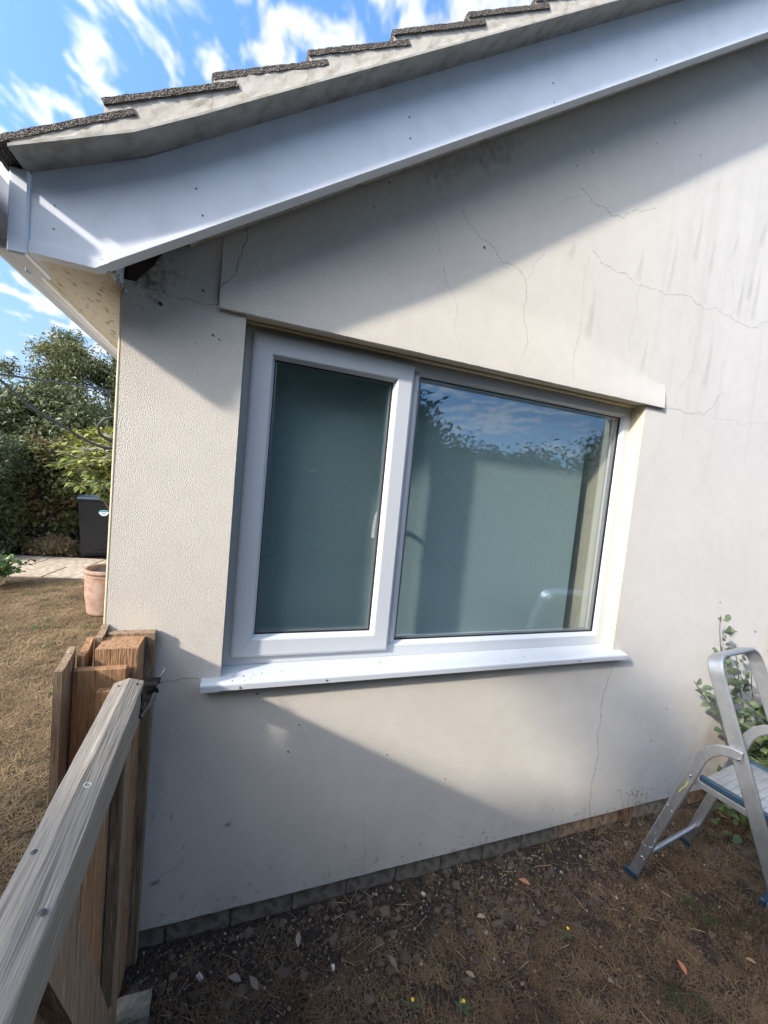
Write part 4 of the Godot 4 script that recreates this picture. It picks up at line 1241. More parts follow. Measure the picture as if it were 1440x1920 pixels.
func plants() -> void:
	shrub_by_ladder()
	bay_tree()
	var broad := spray_mesh(5, 0.075, 0.05, 0.035, 1)
	var fine := spray_mesh(7, 0.055, 0.022, 0.03, 2)
	var big := spray_mesh(6, 0.16, 0.09, 0.12, 3)
	var slim := spray_mesh(8, 0.19, 0.06, 0.16, 4)
	var airy := spray_mesh(8, 0.13, 0.045, 0.12, 5)
	var flat := func(y: float) -> Callable: return func(x: float, z: float) -> float: return y + 0.07 * LUMP.get_noise_2d(x * 3.0, z * 3.0)
	hedge("dark_hedge", "dark green clipped hedge at the left edge beside the lawn", Vector3(-5.2, 0.0, -7.4), Vector3(-3.36, 1.84, -5.85), 8200, fine, lin(0.032, 0.046, 0.022), lin(0.11, 0.135, 0.06), 0.14, flat.call(1.80))
	hedge("leafy_hedge", "broad leaved hedge with brown patches behind the paving slabs", Vector3(-4.6, 0.0, -7.9), Vector3(-2.62, 1.86, -6.75), 6800, broad, lin(0.04, 0.055, 0.02), lin(0.20, 0.21, 0.075), 0.16, flat.call(1.84), 0.5)
	hedge("rear_hedge", "dark shrubs behind the wheelie bin and the potted tree", Vector3(-2.6, 0.0, -9.4), Vector3(-0.3, 2.0, -8.2), 4200, broad, lin(0.022, 0.034, 0.014), lin(0.10, 0.12, 0.05), 0.25, flat.call(1.95))
	# low dry shrub in front of the leafy hedge
	var t := thing("dry_shrub", "low half dead brown shrub between hedge and paving slabs", "shrub", Vector3(-2.86, 0, -6.55))
	var st := mb()
	for k in 260:
		var an := rng.randf() * TAU
		var rr := rng.randf_range(0.05, 0.34)
		var e := Vector3(cos(an) * rr * 1.1, rng.randf_range(0.12, 0.38) * (1.1 - rr), sin(an) * rr * 0.6)
		tube(st, [e * 0.25, e * 0.6 + Vector3(0, 0.05, 0), e + Vector3(rng.randfn(0.0, 0.03), 0, rng.randfn(0.0, 0.03))], 0.0035, 3, 0.001)
	obj("twigs", st, mat(lin(0.30, 0.20, 0.115).linear_to_srgb(), 0.9), t)
	var xfs := []
	var cols := []
	for k in 420:
		var an := rng.randf() * TAU
		var rr := sqrt(rng.randf()) * 0.42
		xfs.append(Transform3D(rand_basis(rng.randf_range(0.4, 0.8)), Vector3(cos(an) * rr, rng.randf_range(0.05, 0.36) * (1.1 - rr * 1.4), sin(an) * rr * 0.6)))
		cols.append(lin(0.09, 0.10, 0.035).lerp(lin(0.30, 0.21, 0.11), rng.randf()))
	multi("dry_leaves", fine, M.leaf, xfs, cols, t)
	# potted plant at the left edge
	t = thing("stone_trough", "weathered stone trough at the left edge of the lawn", "planter", Vector3(-2.86, 0, -4.62))
	box_obj("trough", Vector3(-0.22, -0.01, -0.16), Vector3(0.16, 0.17, 0.16), M.slab, t, 0.02)
	t = thing("trough_plant", "leafy green plant growing in the stone trough", "plant", Vector3(-2.86, 0.17, -4.62))
	xfs = []
	cols = []
	for k in 260:
		xfs.append(Transform3D(rand_basis(rng.randf_range(0.7, 1.2)), Vector3(rng.randfn(0.0, 0.12), absf(rng.randfn(0.0, 0.08)), rng.randfn(0.0, 0.09))))
		cols.append(lin(0.05, 0.09, 0.03).lerp(lin(0.13, 0.19, 0.07), rng.randf()))
	multi("leaves", broad, M.leaf, xfs, cols, t)
	# trees beyond the garden
	var G := "trees beyond the garden hedge"
	var rows := [
		["tall_tree", "tall airy tree with drooping twigs against the sky", Vector3(-6.5, 0, -16.5), 5.9, Vector3(1.35, 1.75, 1.1), 4.3, 27, 58, 0.30, airy, lin(0.08, 0.10, 0.04), lin(0.25, 0.245, 0.10), 0.11, 0.6],
		["tall_tree", "tall airy tree whose crown meets the eaves gutter", Vector3(-4.75, 0, -16.0), 5.9, Vector3(1.3, 1.75, 1.1), 4.2, 28, 58, 0.30, airy, lin(0.075, 0.095, 0.036), lin(0.235, 0.235, 0.095), 0.11, 0.6],
		["dense_tree", "dense dark round tree at the left edge behind the hedge", Vector3(-7.4, 0, -14.2), 3.2, Vector3(1.6, 1.35, 1.2), 1.95, 60, 75, 0.65, big, lin(0.055, 0.072, 0.03), lin(0.16, 0.175, 0.075), 0.13, 0.0],
		["dense_tree", "dense dark tree between the hedge and the tall trees", Vector3(-5.2, 0, -13.2), 3.1, Vector3(1.6, 1.3, 1.1), 1.9, 60, 75, 0.65, big, lin(0.05, 0.066, 0.028), lin(0.145, 0.16, 0.068), 0.13, 0.0],
		["dense_tree", "dense dark tree behind the potted tree", Vector3(-3.3, 0, -12.6), 3.0, Vector3(1.3, 1.25, 1.0), 1.9, 50, 70, 0.6, big, lin(0.05, 0.064, 0.026), lin(0.135, 0.15, 0.06), 0.12, 0.0],
		["dense_tree", "large dense tree far back at the left edge", Vector3(-9.2, 0, -17.2), 3.9, Vector3(2.0, 1.6, 1.4), 2.3, 60, 70, 0.7, big, lin(0.055, 0.07, 0.028), lin(0.15, 0.165, 0.07), 0.15, 0.0],
	]
	for a in rows:
		tree(a[0], a[1], a[2], a[3], a[4], a[5], a[6], a[7], a[8], a[9], a[10], a[11], a[12], a[13]).set_meta("group", G)
	# the other side of the garden, behind the camera: seen mirrored in the window panes
	var mir := [
		["conifer", "tall dark conifer mirrored in the opening sash", Vector3(0.6, 0, 6.6), 6.4, Vector3(1.5, 2.9, 1.3), 3.4, 95, 60, 0.75, slim, lin(0.02, 0.034, 0.02), lin(0.055, 0.075, 0.035), 0.16, 0.2],
		["conifer", "tall dark conifer mirrored at the left of the fixed pane", Vector3(2.9, 0, 7.2), 4.0, Vector3(1.2, 1.6, 1.1), 2.2, 70, 60, 0.6, slim, lin(0.02, 0.034, 0.02), lin(0.055, 0.075, 0.035), 0.15, 0.2],
		["boundary_tree", "bushy boundary tree mirrored in the middle of the fixed pane", Vector3(5.2, 0, 7.6), 3.0, Vector3(1.6, 1.15, 1.2), 1.75, 70, 60, 0.5, big, lin(0.03, 0.045, 0.02), lin(0.09, 0.11, 0.045), 0.14, 0.0],
		["boundary_tree", "bushy boundary tree mirrored right of the middle of the fixed pane", Vector3(7.9, 0, 7.8), 2.9, Vector3(1.7, 1.05, 1.2), 1.65, 70, 60, 0.5, big, lin(0.03, 0.045, 0.02), lin(0.09, 0.11, 0.045), 0.14, 0.0],
		["boundary_tree", "bushy boundary tree mirrored at the right end of the fixed pane", Vector3(11.0, 0, 7.4), 4.0, Vector3(1.5, 1.5, 1.2), 2.3, 70, 60, 0.55, big, lin(0.03, 0.045, 0.02), lin(0.09, 0.11, 0.045), 0.14, 0.0],
		["conifer", "tall dark conifer behind the camera on the lawn side", Vector3(-2.2, 0, 7.4), 6.0, Vector3(1.5, 2.7, 1.3), 3.2, 80, 60, 0.75, slim, lin(0.02, 0.034, 0.02), lin(0.055, 0.075, 0.035), 0.16, 0.2],
	]
	for a in mir:
		tree(a[0], a[1], a[2], a[3], a[4], a[5], a[6], a[7], a[8], a[9], a[10], a[11], a[12], a[13]).set_meta("group", "trees along the far boundary, mirrored in the window")
	hedge("boundary_hedge", "long dark boundary hedge mirrored low in the window panes", Vector3(-3.0, 0.0, 6.2), Vector3(13.0, 2.3, 7.4), 9000, big, lin(0.025, 0.038, 0.018), lin(0.075, 0.095, 0.04), 0.2, flat.call(2.3))
	# a tall hedge to the left of the gate, out of the picture, whose shade falls along the foot of the wall
	var slope := func(x: float, z: float) -> float: return lerpf(2.58, 2.84, clampf((z - 1.1) / 0.6, 0.0, 1.0)) + 1.1 * clampf((z - 1.95) / 1.0, 0.0, 0.9) + 0.02 * LUMP.get_noise_2d(x * 4.0, z * 4.0)
	hedge("side_hedge", "tall hedge to the left of the gate, beyond the edge of the picture", Vector3(-3.7, 0.0, 0.1), Vector3(-3.0, 2.7, 6.0), 24000, broad, lin(0.03, 0.045, 0.02), lin(0.09, 0.11, 0.045), 0.04, slope)
	var sh := get_node("side_hedge")
	var shx := []
	var shc := []
	for k in 9:   # loose shoots that stand above the clipped top
		var c := Vector3(-3.3 + rng.randf_range(-0.15, 0.15), rng.randf_range(3.05, 3.65), rng.randf_range(1.75, 2.35))
		for i in 46:
			var q := c + Vector3(rng.randfn(0.0, 0.05), rng.randfn(0.0, 0.17), rng.randfn(0.0, 0.06))
			shx.append(Transform3D(rand_basis(rng.randf_range(0.5, 0.9)), q - sh.position))
			shc.append(lin(0.04, 0.06, 0.025).lerp(lin(0.10, 0.125, 0.05), rng.randf()))
	multi("loose_shoots", broad, M.leaf, shx, shc, sh)

# ------------------------------------------------------------------ garden things
func garden() -> void:
	var b := thing("wheelie_bin", "black wheelie bin with a round sticker in front of the hedge", "bin", Vector3(-2.27, 0, -6.65))
	b.rotation.y = 0.26
	var st := mb()
	for i in 1:
		var lo := [Vector2(-0.22, -0.26), Vector2(0.22, -0.26), Vector2(0.22, 0.26), Vector2(-0.22, 0.26)]
		var hi := [Vector2(-0.285, -0.35), Vector2(0.285, -0.35), Vector2(0.285, 0.34), Vector2(-0.285, 0.34)]
		for k in 4:
			var a: Vector2 = lo[k]; var c: Vector2 = lo[(k + 1) % 4]; var d: Vector2 = hi[(k + 1) % 4]; var e: Vector2 = hi[k]
			quad_out(st, Vector3(a.x, 0.05, a.y), Vector3(c.x, 0.05, c.y), Vector3(d.x, 0.97, d.y), Vector3(e.x, 0.97, e.y), Vector3(0, 0.5, 0))
		quad_out(st, Vector3(-0.22, 0.05, -0.26), Vector3(0.22, 0.05, -0.26), Vector3(0.22, 0.05, 0.26), Vector3(-0.22, 0.05, 0.26), Vector3(0, 0.5, 0))
	cbox(st, Vector3(-0.3, 0.95, -0.36), Vector3(0.3, 0.985, 0.355), 0.012)
	cbox(st, Vector3(-0.17, 0.09, 0.262), Vector3(0.17, 0.13, 0.285), 0.008)
	obj("body", st, M.bin, b)
	st = mb()
	cbox(st, Vector3(-0.305, 0.987, -0.37), Vector3(0.305, 1.03, 0.375), 0.015)
	cbox(st, Vector3(-0.22, 1.028, -0.25), Vector3(0.22, 1.05, 0.25), 0.012)
	obj("lid", st, mat(Color(0.25, 0.30, 0.33), 0.5), b)
	for s in [-1.0, 1.0]:
		st = mb()
		lathe(st, [Vector2(0.0, -0.025), Vector2(0.09, -0.025), Vector2(0.1, -0.015), Vector2(0.1, 0.015), Vector2(0.09, 0.025), Vector2(0.0, 0.025)], 20, Transform3D(Basis(Vector3.BACK, PI / 2), Vector3(s * 0.255, 0.1, -0.24)))
		obj("wheel", st, M.gasket, b)
	var stk := part_node("sticker", b)
	var tilt := Transform3D(Basis(Vector3.RIGHT, -0.087), Vector3(0.06, 0.80, 0.3285))
	for half_ in 2:
		st = mb()
		var poly := PackedVector2Array()
		for k in 17:
			var an := PI * k / 16.0 + (PI if half_ else 0.0)
			poly.append(Vector2(cos(an) * 0.068, sin(an) * 0.068))
		prism(st, poly, 0.0, 0.0015, tilt)
		obj("disc_half", st, mat(Color(0.86, 0.88, 0.88), 0.5) if half_ else mat(Color(0.12, 0.53, 0.55), 0.5), stk)
	for k in 3:
		box_obj("printed_line", Vector3(-0.04 + 0.008 * k, -0.018 - 0.013 * k, 0.0016), Vector3(0.04 - 0.008 * k, -0.013 - 0.013 * k, 0.002), mat(Color(0.45, 0.47, 0.48), 0.6), stk, 0.0001, tilt)
	for k in 2:
		box_obj("printed_line", Vector3(-0.04 + 0.012 * k, 0.02 + 0.014 * k, 0.0016), Vector3(0.04 - 0.012 * k, 0.027 + 0.014 * k, 0.002), mat(Color(0.75, 0.85, 0.85), 0.6), stk, 0.0001, tilt)
	# cables by the side wall
	var c1 := thing("washing_line", "black cable stretched across the trees towards the house", "cable", Vector3(-1.37, 2.105, -1.6))
	st = mb()
	tube(st, [Vector3(-5.0, 0.5, 0.9), Vector3(-0.12, -0.10, 0.62), Vector3(-0.04, -0.06, 0.4), Vector3(0, 0, 0), Vector3(0.02, 0.15, -1.0), Vector3(0.04, 0.285, -2.0), Vector3(0.25, 0.4, -3.2)], 0.0075, 8)
	obj("cable_run", st, M.black_iron, c1)
	var c2 := thing("taped_cable", "sagging black cable with two taped joints beside the house corner", "cable", Vector3(-1.217, 1.935, -1.6))
	st = mb()
	var o2 := Vector3(-1.217, 1.935, -1.6)
	var run := []
	for p in [[-1.9, 2.42], [-1.6, 2.24], [-1.372, 2.074], [-1.217, 1.935], [-1.055, 1.846], [-0.942, 1.779], [-0.85, 1.744], [-0.79, 1.747], [-0.6, 1.79], [-0.375, 1.85]]: run.append(Vector3(p[0], p[1], -1.6) - o2)
	var cu := Curve3D.new()
	for i in run.size():
		var tg: Vector3 = (run[mini(i + 1, run.size() - 1)] - run[maxi(i - 1, 0)]) * 0.17
		cu.add_point(run[i], -tg, tg)
	var fine := []
	for i in 41: fine.append(cu.sample_baked(cu.get_baked_length() * i / 40.0))
	tube(st, fine, 0.0075, 8)
	obj("cable_run", st, M.black_iron, c2)
	for p in [[-1.25, 1.957, -1.185, 1.915], [-1.155, 1.899, -1.105, 1.872]]:
		st = mb()
		var a := Vector3(p[0], p[1], -1.6) - o2
		var e := Vector3(p[2], p[3], -1.6) - o2
		tube(st, [a, a.lerp(e, 0.25), a.lerp(e, 0.5)], 0.008, 8, 0.015)
		tube(st, [a.lerp(e, 0.5), a.lerp(e, 0.75), e], 0.015, 8, 0.008)
		obj("tape_wrap", st, M.gasket, c2)
	# scrolled basket brackets on the side wall
	for k in [[Vector3(-0.371, 1.93, -1.0), [[0.0, 0.0], [-0.16, 0.0], [-0.25, -0.005], [-0.31, -0.03], [-0.335, -0.07], [-0.32, -0.11], [-0.27, -0.135], [-0.22, -0.16], [-0.12, -0.2], [0.0, -0.26]], "lower black scrolled iron bracket on the house side wall beside the cable"], [Vector3(-0.371, 2.17, -1.05), [[0.0, 0.02], [-0.19, 0.015], [-0.225, 0.0], [-0.24, -0.03], [-0.23, -0.06], [-0.2, -0.1], [0.0, -0.25]], "upper black scrolled iron bracket on the house side wall under the eaves"]]:
		var br := thing("basket_bracket", k[2], "bracket", k[0], "scrolled brackets on the side wall")
		st = mb()
		var path := []
		for p in k[1]: path.append(Vector3(p[0], p[1] - 0.03, 0))
		var cc := Curve3D.new()
		for i in path.size():
			var tg: Vector3 = (path[mini(i + 1, path.size() - 1)] - path[maxi(i - 1, 0)]) * 0.17
			cc.add_point(path[i], -tg, tg)
		var fp := []
		for i in 33: fp.append(cc.sample_baked(cc.get_baked_length() * i / 32.0))
		tube(st, fp, 0.007, 8)
		obj("scroll", st, M.black_iron, br)
		box_obj("wall_plate", Vector3(-0.006, -0.32, -0.012), Vector3(0.0, 0.02, 0.012), M.black_iron, br, 0.001)

# ------------------------------------------------------------------ ground
func ground_y(x: float, z: float) -> float:
	var y := 0.010 * LUMP.get_noise_2d(x * 3.0, z * 3.0) + 0.006 * LUMP.get_noise_2d(x * 11.0, z * 11.0 + 5.0)
	if z > -0.2 and z < 0.4: y += 0.024 * (1.0 - maxf(z, 0.0) / 0.4) - 0.006
	if z < -4.6: y *= 0.3
	return y - 0.004

func ground_col(x: float, z: float) -> Color:
	var n := 0.5 + 0.5 * LUMP.get_noise_2d(x * 1.3 + 9.0, z * 1.3)
	var lawn := lin(0.105, 0.07, 0.038).lerp(lin(0.16, 0.115, 0.064), n)
	if x < -0.3: return lawn
	var earth := lin(0.056, 0.037, 0.024).lerp(lin(0.086, 0.057, 0.036), n)
	var f := smoothstep(0.12, 0.5, z + 0.12 * LUMP.get_noise_2d(x * 4.0, z * 4.0))
	return lin(0.075, 0.051, 0.036).lerp(earth, f)

func ground() -> void:
	var st := mb()
	var x0 := -5.0
	var x1 := 4.2
	var z0 := -8.0
	var z1 := 3.0
	var nx := 184
	var nz := 220
	var P := []
	for j in nz + 1:
		var row := []
		for i in nx + 1:
			var x := lerpf(x0, x1, float(i) / nx)
			var z := lerpf(z0, z1, float(j) / nz)
			row.append(Vector3(x, ground_y(x, z), z))
		P.append(row)
	for j in nz:
		for i in nx:
			for w in [[0, 0], [1, 0], [1, 1], [0, 0], [1, 1], [0, 1]]:
				var p: Vector3 = P[j + w[1]][i + w[0]]
				var e := 0.02
				st.set_normal(Vector3(ground_y(p.x - e, p.z) - ground_y(p.x + e, p.z), 2 * e, ground_y(p.x, p.z - e) - ground_y(p.x, p.z + e)).normalized())
				st.set_color(ground_col(p.x, p.z))
				st.add_vertex(p)
	obj("lawn", st, M.soil).set_meta("kind", "structure")
	st = mb()
	st.set_color(lin(0.12, 0.09, 0.05))
	quad(st, Vector3(-400, -0.04, 400), Vector3(400, -0.04, 400), Vector3(400, -0.04, -400), Vector3(-400, -0.04, -400))
	obj("ground", st, M.soil).set_meta("kind", "structure")
	# paving slabs
	var path := part_node("path", self)
	path.position = Vector3(-2.74, 0, -5.08)
	path.rotation.y = -0.12
	path.set_meta("kind", "structure")
	box_obj("bedding", Vector3(-2.2, -0.05, -1.28), Vector3(2.2, 0.012, 0.0), mat(lin(0.1, 0.085, 0.06).linear_to_srgb(), 1.0), path)
	for i in 5:
		for j in 2:
			var sx := -1.86 + i * 0.72 + (0.25 if j else 0.0)
			st = mb()
			rough_box(st, Vector3(sx + 0.013, -0.02, -(j + 1) * 0.62 + 0.013), Vector3(sx + 0.707, 0.026 + rng.randf_range(-0.004, 0.004), -j * 0.62 - 0.013), 0.12, 0.003, 5.0)
			obj("paving_slab", st, M.slab, path)
	# dry grass: short tufts, matted in front, longer on the lawn
	var tufts := []
	for v in 5:
		var r := RandomNumberGenerator.new()
		r.seed = 100 + v
		var g := mb()
		for k in 12:
			var an := r.randf() * TAU
			var lean := r.randf_range(0.5, 1.0) if v < 4 else r.randf_range(0.15, 0.5)
			var len := r.randf_range(0.018, 0.046)
			var d := Vector3(cos(an), 0, sin(an))
			var o := Vector3(r.randfn(0.0, 0.012), 0.0, r.randfn(0.0, 0.012))
			var w := Vector3(-d.z, 0, d.x) * r.randf_range(0.0007, 0.0014)
			var a := o + (d * lean + Vector3.UP * (1.05 - lean)) * len * 0.55
			var b := o + (d * (lean + 0.15) + Vector3.UP * (0.75 - lean * 0.7)) * len
			quad(g, o - w, o + w, a + w * 0.8, a - w * 0.8)
			tri(g, a - w * 0.8, a + w * 0.8, b)
		tufts.append(g.commit())
	var sets := [[], [], [], [], []]
	var cols := [[], [], [], [], []]
	for i in 40000:
		var x := 0.0
		var z := 0.0
		var s := 1.0
		if i < 15000:
			x = rng.randf_range(-0.25, 3.4)
			z = rng.randf_range(-0.01, 1.5)
			var bare := smoothstep(0.34, 0.04, z) * smoothstep(2.2, 1.5, x)
			if rng.randf() < bare * 0.86: continue
			if LUMP.get_noise_2d(x * 5.0, z * 5.0 + 70.0) < -0.25 and rng.randf() < 0.6: continue
		else:
			x = rng.randf_range(-3.6, -0.4)
			z = lerpf(0.9, -4.95, sqrt(rng.randf())) if i % 2 else rng.randf_range(-4.95, 0.9)
			s = 1.35
		var v := rng.randi_range(0, 3)
		var green := LUMP.get_noise_2d(x * 2.2 + 80.0, z * 2.2) > 0.55 and rng.randf() < 0.3
		if green: v = 4
		var b := Basis(Vector3.UP, rng.randf() * TAU).scaled(Vector3.ONE * s * rng.randf_range(0.7, 1.35))
		sets[v].append(Transform3D(b, Vector3(x, ground_y(x, z) - 0.001, z)))
		var f := clampf(0.5 + 0.5 * LUMP.get_noise_2d(x * 1.7, z * 1.7 + 30.0) + rng.randf_range(-0.35, 0.35), 0.0, 1.0)
		var c := lin(0.088, 0.052, 0.028).lerp(lin(0.25, 0.165, 0.088), f)
		if x < -0.3: c = lin(0.14, 0.09, 0.045).lerp(lin(0.33, 0.235, 0.12), f)
		if green: c = lin(0.05, 0.075, 0.028).lerp(lin(0.10, 0.13, 0.05), f)
		cols[v].append(c)
	for v in 5:
		multi("green_grass" if v == 4 else "dry_grass", tufts[v], M.grass, sets[v], cols[v])
	# pebbles and grit along the wall
	var pm := SphereMesh.new()
	pm.radius = 0.5
	pm.height = 0.8
	pm.radial_segments = 7
	pm.rings = 4
	var px := []
	var pc := []
	for i in 3400:
		var x := rng.randf_range(-0.22, 2.9)
		var z := absf(rng.randfn(0.06, 0.2)) + 0.0
		if z > 0.9: continue
		var r := 0.0025 + 0.0075 * pow(rng.randf(), 4.0)
		px.append(Transform3D(rand_basis(1.0) * Basis().scaled(Vector3(r * rng.randf_range(0.8, 1.8), r, r * rng.randf_range(0.8, 1.4))), Vector3(x, ground_y(x, z) + r * 0.25, z)))
		var w := pow(rng.randf(), 3.0)
		pc.append(lin(0.09, 0.07, 0.055).lerp(lin(0.45, 0.40, 0.34), w))
	multi("pebbles", pm, M.pebble, px, pc)
	# clods of dry soil, loose straw and crumbled leaves
	var clods := []
	for v in 3:
		st = mb()
		rough_box(st, Vector3(-0.5, -0.35, -0.5), Vector3(0.5, 0.35, 0.5), 0.34, 0.32, 1.7 + v * 0.4, Transform3D(Basis(Vector3.UP, v * 1.1), Vector3(v * 3.0, 0, 0)))
		var am := st.commit()
		clods.append(am)
	for v in 3:
		var cx := []
		var cc := []
		for i in 700:
			var x := rng.randf_range(-0.22, 3.2)
			var z := absf(rng.randfn(0.10, 0.28))
			if z > 1.3 or (LUMP.get_noise_2d(x * 3.0 + 11.0, z * 3.0) < -0.05 and rng.randf() < 0.7): continue
			var r := 0.006 + 0.022 * pow(rng.randf(), 4.0)
			var bs := rand_basis(1.0).scaled(Vector3(r * rng.randf_range(0.8, 1.5), r * 0.8, r))
			cx.append(Transform3D(bs, Vector3(x, ground_y(x, z) + r * 0.1, z) - bs * Vector3(v * 3.0, 0, 0)))
			cc.append(lin(0.055, 0.038, 0.027).lerp(lin(0.13, 0.092, 0.062), rng.randf()))
		multi("soil_clods", clods[v], M.pebble, cx, cc)
	st = mb()
	tri(st, Vector3(-0.5, 0.0, -0.012), Vector3(0.5, 0.02, 0.004), Vector3(0.0, 0.06, 0.014))
	tri(st, Vector3(-0.5, 0.0, -0.012), Vector3(0.0, 0.06, 0.014), Vector3(-0.48, 0.01, 0.014))
	var straw := st.commit()
	var sx2 := []
	var sc2 := []
	for i in 900:
		var x := rng.randf_range(-0.2, 3.2)
		var z := absf(rng.randfn(0.25, 0.35))
		if z > 1.5: continue
		var l := rng.randf_range(0.02, 0.075)
		sx2.append(Transform3D((Basis(Vector3.UP, rng.randf() * TAU) * Basis(Vector3.BACK, rng.randf_range(-0.25, 0.25))).scaled(Vector3.ONE * l), Vector3(x, ground_y(x, z) + 0.012, z)))
		sc2.append(lin(0.18, 0.115, 0.06).lerp(lin(0.42, 0.31, 0.18), rng.randf()))
	multi("loose_straw", straw, M.grass, sx2, sc2)
	var crumb := leaf_mesh(1.0, 0.62, 0.6, -0.2)
	var lx := []
	var lc := []
	for i in 420:
		var x := rng.randf_range(-0.2, 3.2)
		var z := absf(rng.randfn(0.15, 0.35))
		if z > 1.4: continue
		var l := rng.randf_range(0.007, 0.02)
		lx.append(Transform3D((Basis(Vector3.UP, rng.randf() * TAU) * Basis(Vector3.RIGHT, rng.randf_range(-0.5, 0.5)) * Basis(Vector3.BACK, rng.randf_range(-0.6, 0.6))).scaled(Vector3.ONE * l), Vector3(x, ground_y(x, z) + 0.008, z)))
		lc.append(lin(0.09, 0.05, 0.028).lerp(lin(0.30, 0.19, 0.11), rng.randf()))
	multi("leaf_litter", crumb, M.grass, lx, lc)
	# single stones, fallen leaves and flowers
	var stones := [[0.82, 0.06, 0.0087, "white chalky stone on bare soil below the middle of the window"], [1.02, 0.19, 0.0068, "pale stone on the soil right of the window centre line"], [0.41, 0.2, 0.0081, "elongated pale stone on the shaded soil left of centre"], [1.0, 0.25, 0.0056, "small white pebble on bare soil behind the orange leaf"], [-0.02, 0.12, 0.0099, "rough pale stone on the soil near the gate post"]]
	for s in stones:
		st = mb()
		rough_box(st, Vector3(-s[2], -s[2] * 0.6, -s[2] * 0.7), Vector3(s[2], s[2] * 0.6, s[2] * 0.7), s[2] * 0.3, s[2] * 0.3, 60.0, Transform3D(Basis(Vector3.UP, rng.randf() * 3.0), Vector3(0, 0, 0)))
		var o := obj("stone", st, mat(Color(0.80, 0.77, 0.72), 0.8))
		o.position = Vector3(s[0], ground_y(s[0], s[1]) + s[2] * 0.4, s[1])
		tag(o, s[3], "stone", "loose stones on the soil by the wall")
	var leaves := [
		[1.29, 0.15, 0.05, lin(0.42, 0.20, 0.10), "pale orange fallen leaf on bare soil by the wall"],
		[1.64, 0.57, 0.042, lin(0.42, 0.16, 0.08), "reddish brown fallen leaf on the dry grass at bottom right"],
		[0.11, 0.17, 0.05, lin(0.25, 0.205, 0.155), "bleached curled leaf lying in the shade at bottom left"],
		[0.16, 0.205, 0.045, lin(0.24, 0.20, 0.15), "second bleached leaf overlapping the curled one at bottom left"],
		[1.35, 0.51, 0.034, lin(0.30, 0.24, 0.17), "pale torn leaf on the dry grass near the bottom edge"],
		[1.02, 0.21, 0.04, lin(0.40, 0.30, 0.20), "light brown curled leaf on soil right of the window centre"],
		[0.30, 0.12, 0.04, lin(0.36, 0.28, 0.2), "dull brown leaf on the shaded soil left of centre"],
		[0.88, 0.36, 0.035, lin(0.33, 0.22, 0.13), "small brown leaf in the dry grass below the window"],
		[1.95, 0.62, 0.035, lin(0.35, 0.22, 0.12), "brown leaf on the grass in front of the ladder"],
		[0.62, 0.27, 0.045, lin(0.20, 0.155, 0.11), "grey brown leaf on the soil below the sash"],
	]
	for l in leaves:
		var lm := leaf_mesh(l[2], l[2] * 0.5, 0.7, -0.25)
		var m := leafy(0.8, 0.2)
		m.vertex_color_use_as_albedo = false
		m.albedo_color = l[3].linear_to_srgb()
		var o := node_of("fallen_leaf", lm, m)
		o.transform = Transform3D(Basis(Vector3.UP, rng.randf() * TAU) * Basis(Vector3.RIGHT, rng.randf_range(-0.3, 0.3)), Vector3(l[0], ground_y(l[0], l[1]) + 0.012, l[1]))
		tag(o, l[4], "leaf", "fallen leaves on the ground")
	for d in [[0.79, 0.42, "yellow dandelion flower in the grass at the bottom edge"], [1.31, 0.335, "yellow flower in the grass left of the ladder foot"], [0.63, 0.37, "tiny yellow flower in the grass below the sash"]]:
		var t := thing("dandelion", d[2], "flower", Vector3(d[0], ground_y(d[0], d[1]), d[1]), "yellow flowers in the grass")
		st = mb()
		tube(st, [Vector3.ZERO, Vector3(0.004, 0.03, 0.0)], 0.0015, 5)
		obj("stalk", st, mat(lin(0.12, 0.17, 0.06).linear_to_srgb()), t)
		st = mb()
		for k in 16:
			var an := TAU * k / 16.0
			var dr := Vector3(cos(an), 0.5 + 0.5 * (k % 2), sin(an)) * 0.005
			var sd := Vector3(-sin(an), 0, cos(an)) * 0.0018
			var c := Vector3(0.004, 0.03, 0)
			tri(st, c, c + dr + sd, c + dr - sd)
		obj("petals", st, mat(Color(0.93, 0.80, 0.12), 0.7), t)
		for k in 7:
			var rl := node_of("leaf", leaf_mesh(0.034, 0.010, 0.3, 0.1), M["shrub_leaf_0"], t)
			rl.transform = Transform3D(Basis(Vector3.UP, TAU * k / 7.0 + rng.randf() * 0.6) * Basis(Vector3.RIGHT, rng.randf_range(-0.5, -0.1)), Vector3(0, 0.003, 0)).scaled_local(Vector3.ONE * rng.randf_range(0.5, 1.2))
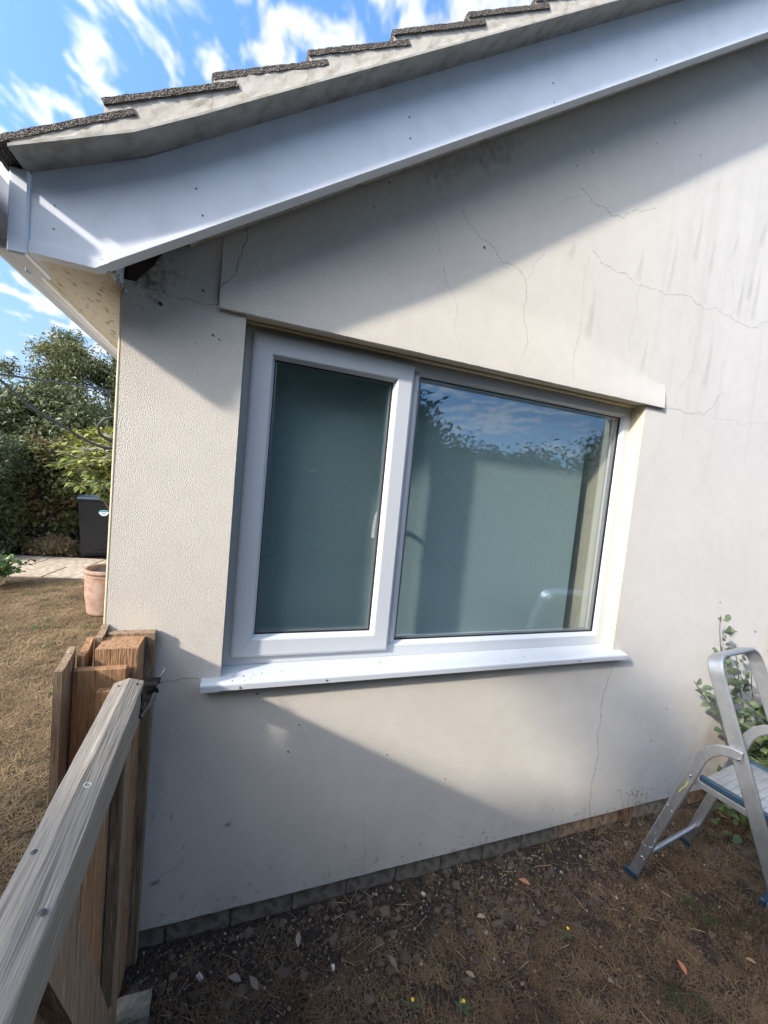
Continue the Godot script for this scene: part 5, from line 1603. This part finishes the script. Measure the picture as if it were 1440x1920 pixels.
	# dry weeds against the foot of the wall
	for w in [[2.02, 0.025, 0.26, "thin dry weed stalk against the wall left of the ladder leg"], [2.12, 0.03, 0.22, "thin dry weed with seed heads by the ladder rear leg"], [1.82, 0.02, 0.12, "short straw weed at the wall foot under the sill end"], [0.52, 0.03, 0.12, "withered weed in the shaded wall foot below the sash"]]:
		var t := thing("dry_weed", w[3], "weed", Vector3(w[0], 0.0, w[1]), "dry weeds along the wall")
		st = mb()
		var tips := []
		for k in 5:
			var e := Vector3(rng.randfn(0.0, 0.05), w[2] * rng.randf_range(0.6, 1.0), absf(rng.randfn(0.0, 0.02)))
			tube(st, [Vector3.ZERO, e * 0.5 + Vector3(rng.randfn(0.0, 0.01), 0, 0), e], 0.0014, 4, 0.0007)
			tips.append(e)
		obj("stalks", st, mat(lin(0.3, 0.22, 0.13).linear_to_srgb(), 0.9), t)
		st = mb()
		for e in tips:
			for k in 3:
				var q: Vector3 = e + Vector3(rng.randfn(0.0, 0.008), rng.randfn(0.0, 0.008), rng.randfn(0.0, 0.004))
				cbox(st, q - Vector3.ONE * 0.0022, q + Vector3.ONE * 0.0022, 0.001)
		obj("seed_heads", st, mat(lin(0.16, 0.13, 0.1).linear_to_srgb(), 0.9), t).set_meta("kind", "stuff")

# ------------------------------------------------------------------ build
func _ready() -> void:
	rng.seed = 20240
	LUMP.noise_type = FastNoiseLite.TYPE_SIMPLEX_SMOOTH
	LUMP.frequency = 1.0
	LUMP.fractal_octaves = 2
	LUMP.seed = 8
	# camera
	var cam := Camera3D.new()
	cam.name = "camera"
	cam.transform = Transform3D(Basis(Vector3(0.93791, 0.09623, 0.33327), Vector3(-0.06899, 0.99330, -0.09267), Vector3(-0.33995, 0.06393, 0.93827)).orthonormalized(), Vector3(0, 1.67, 1.4))
	cam.fov = 104.46
	cam.near = 0.02
	cam.far = 900.0
	add_child(cam)
	# sky, sun, exposure
	var we := WorldEnvironment.new()
	we.name = "environment"
	var env := Environment.new()
	env.background_mode = Environment.BG_SKY
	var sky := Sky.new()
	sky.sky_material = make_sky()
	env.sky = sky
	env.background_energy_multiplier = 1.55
	env.tonemap_mode = Environment.TONE_MAPPER_LINEAR
	env.tonemap_exposure = 2.16
	env.sdfgi_enabled = true
	env.ssao_enabled = true
	env.ssil_enabled = true
	we.environment = env
	add_child(we)
	var sun := DirectionalLight3D.new()
	sun.name = "sun"
	sun.light_color = Color(1.0, 0.965, 0.92)
	sun.light_energy = 1.0
	sun.light_angular_distance = 2.4
	sun.shadow_enabled = true
	sun.basis = Basis.looking_at(Vector3(2.45, -1.4, -1.0))
	add_child(sun)
	make_materials()
	house()
	ground()
	gate()
	ladder()
	garden()
	plants()
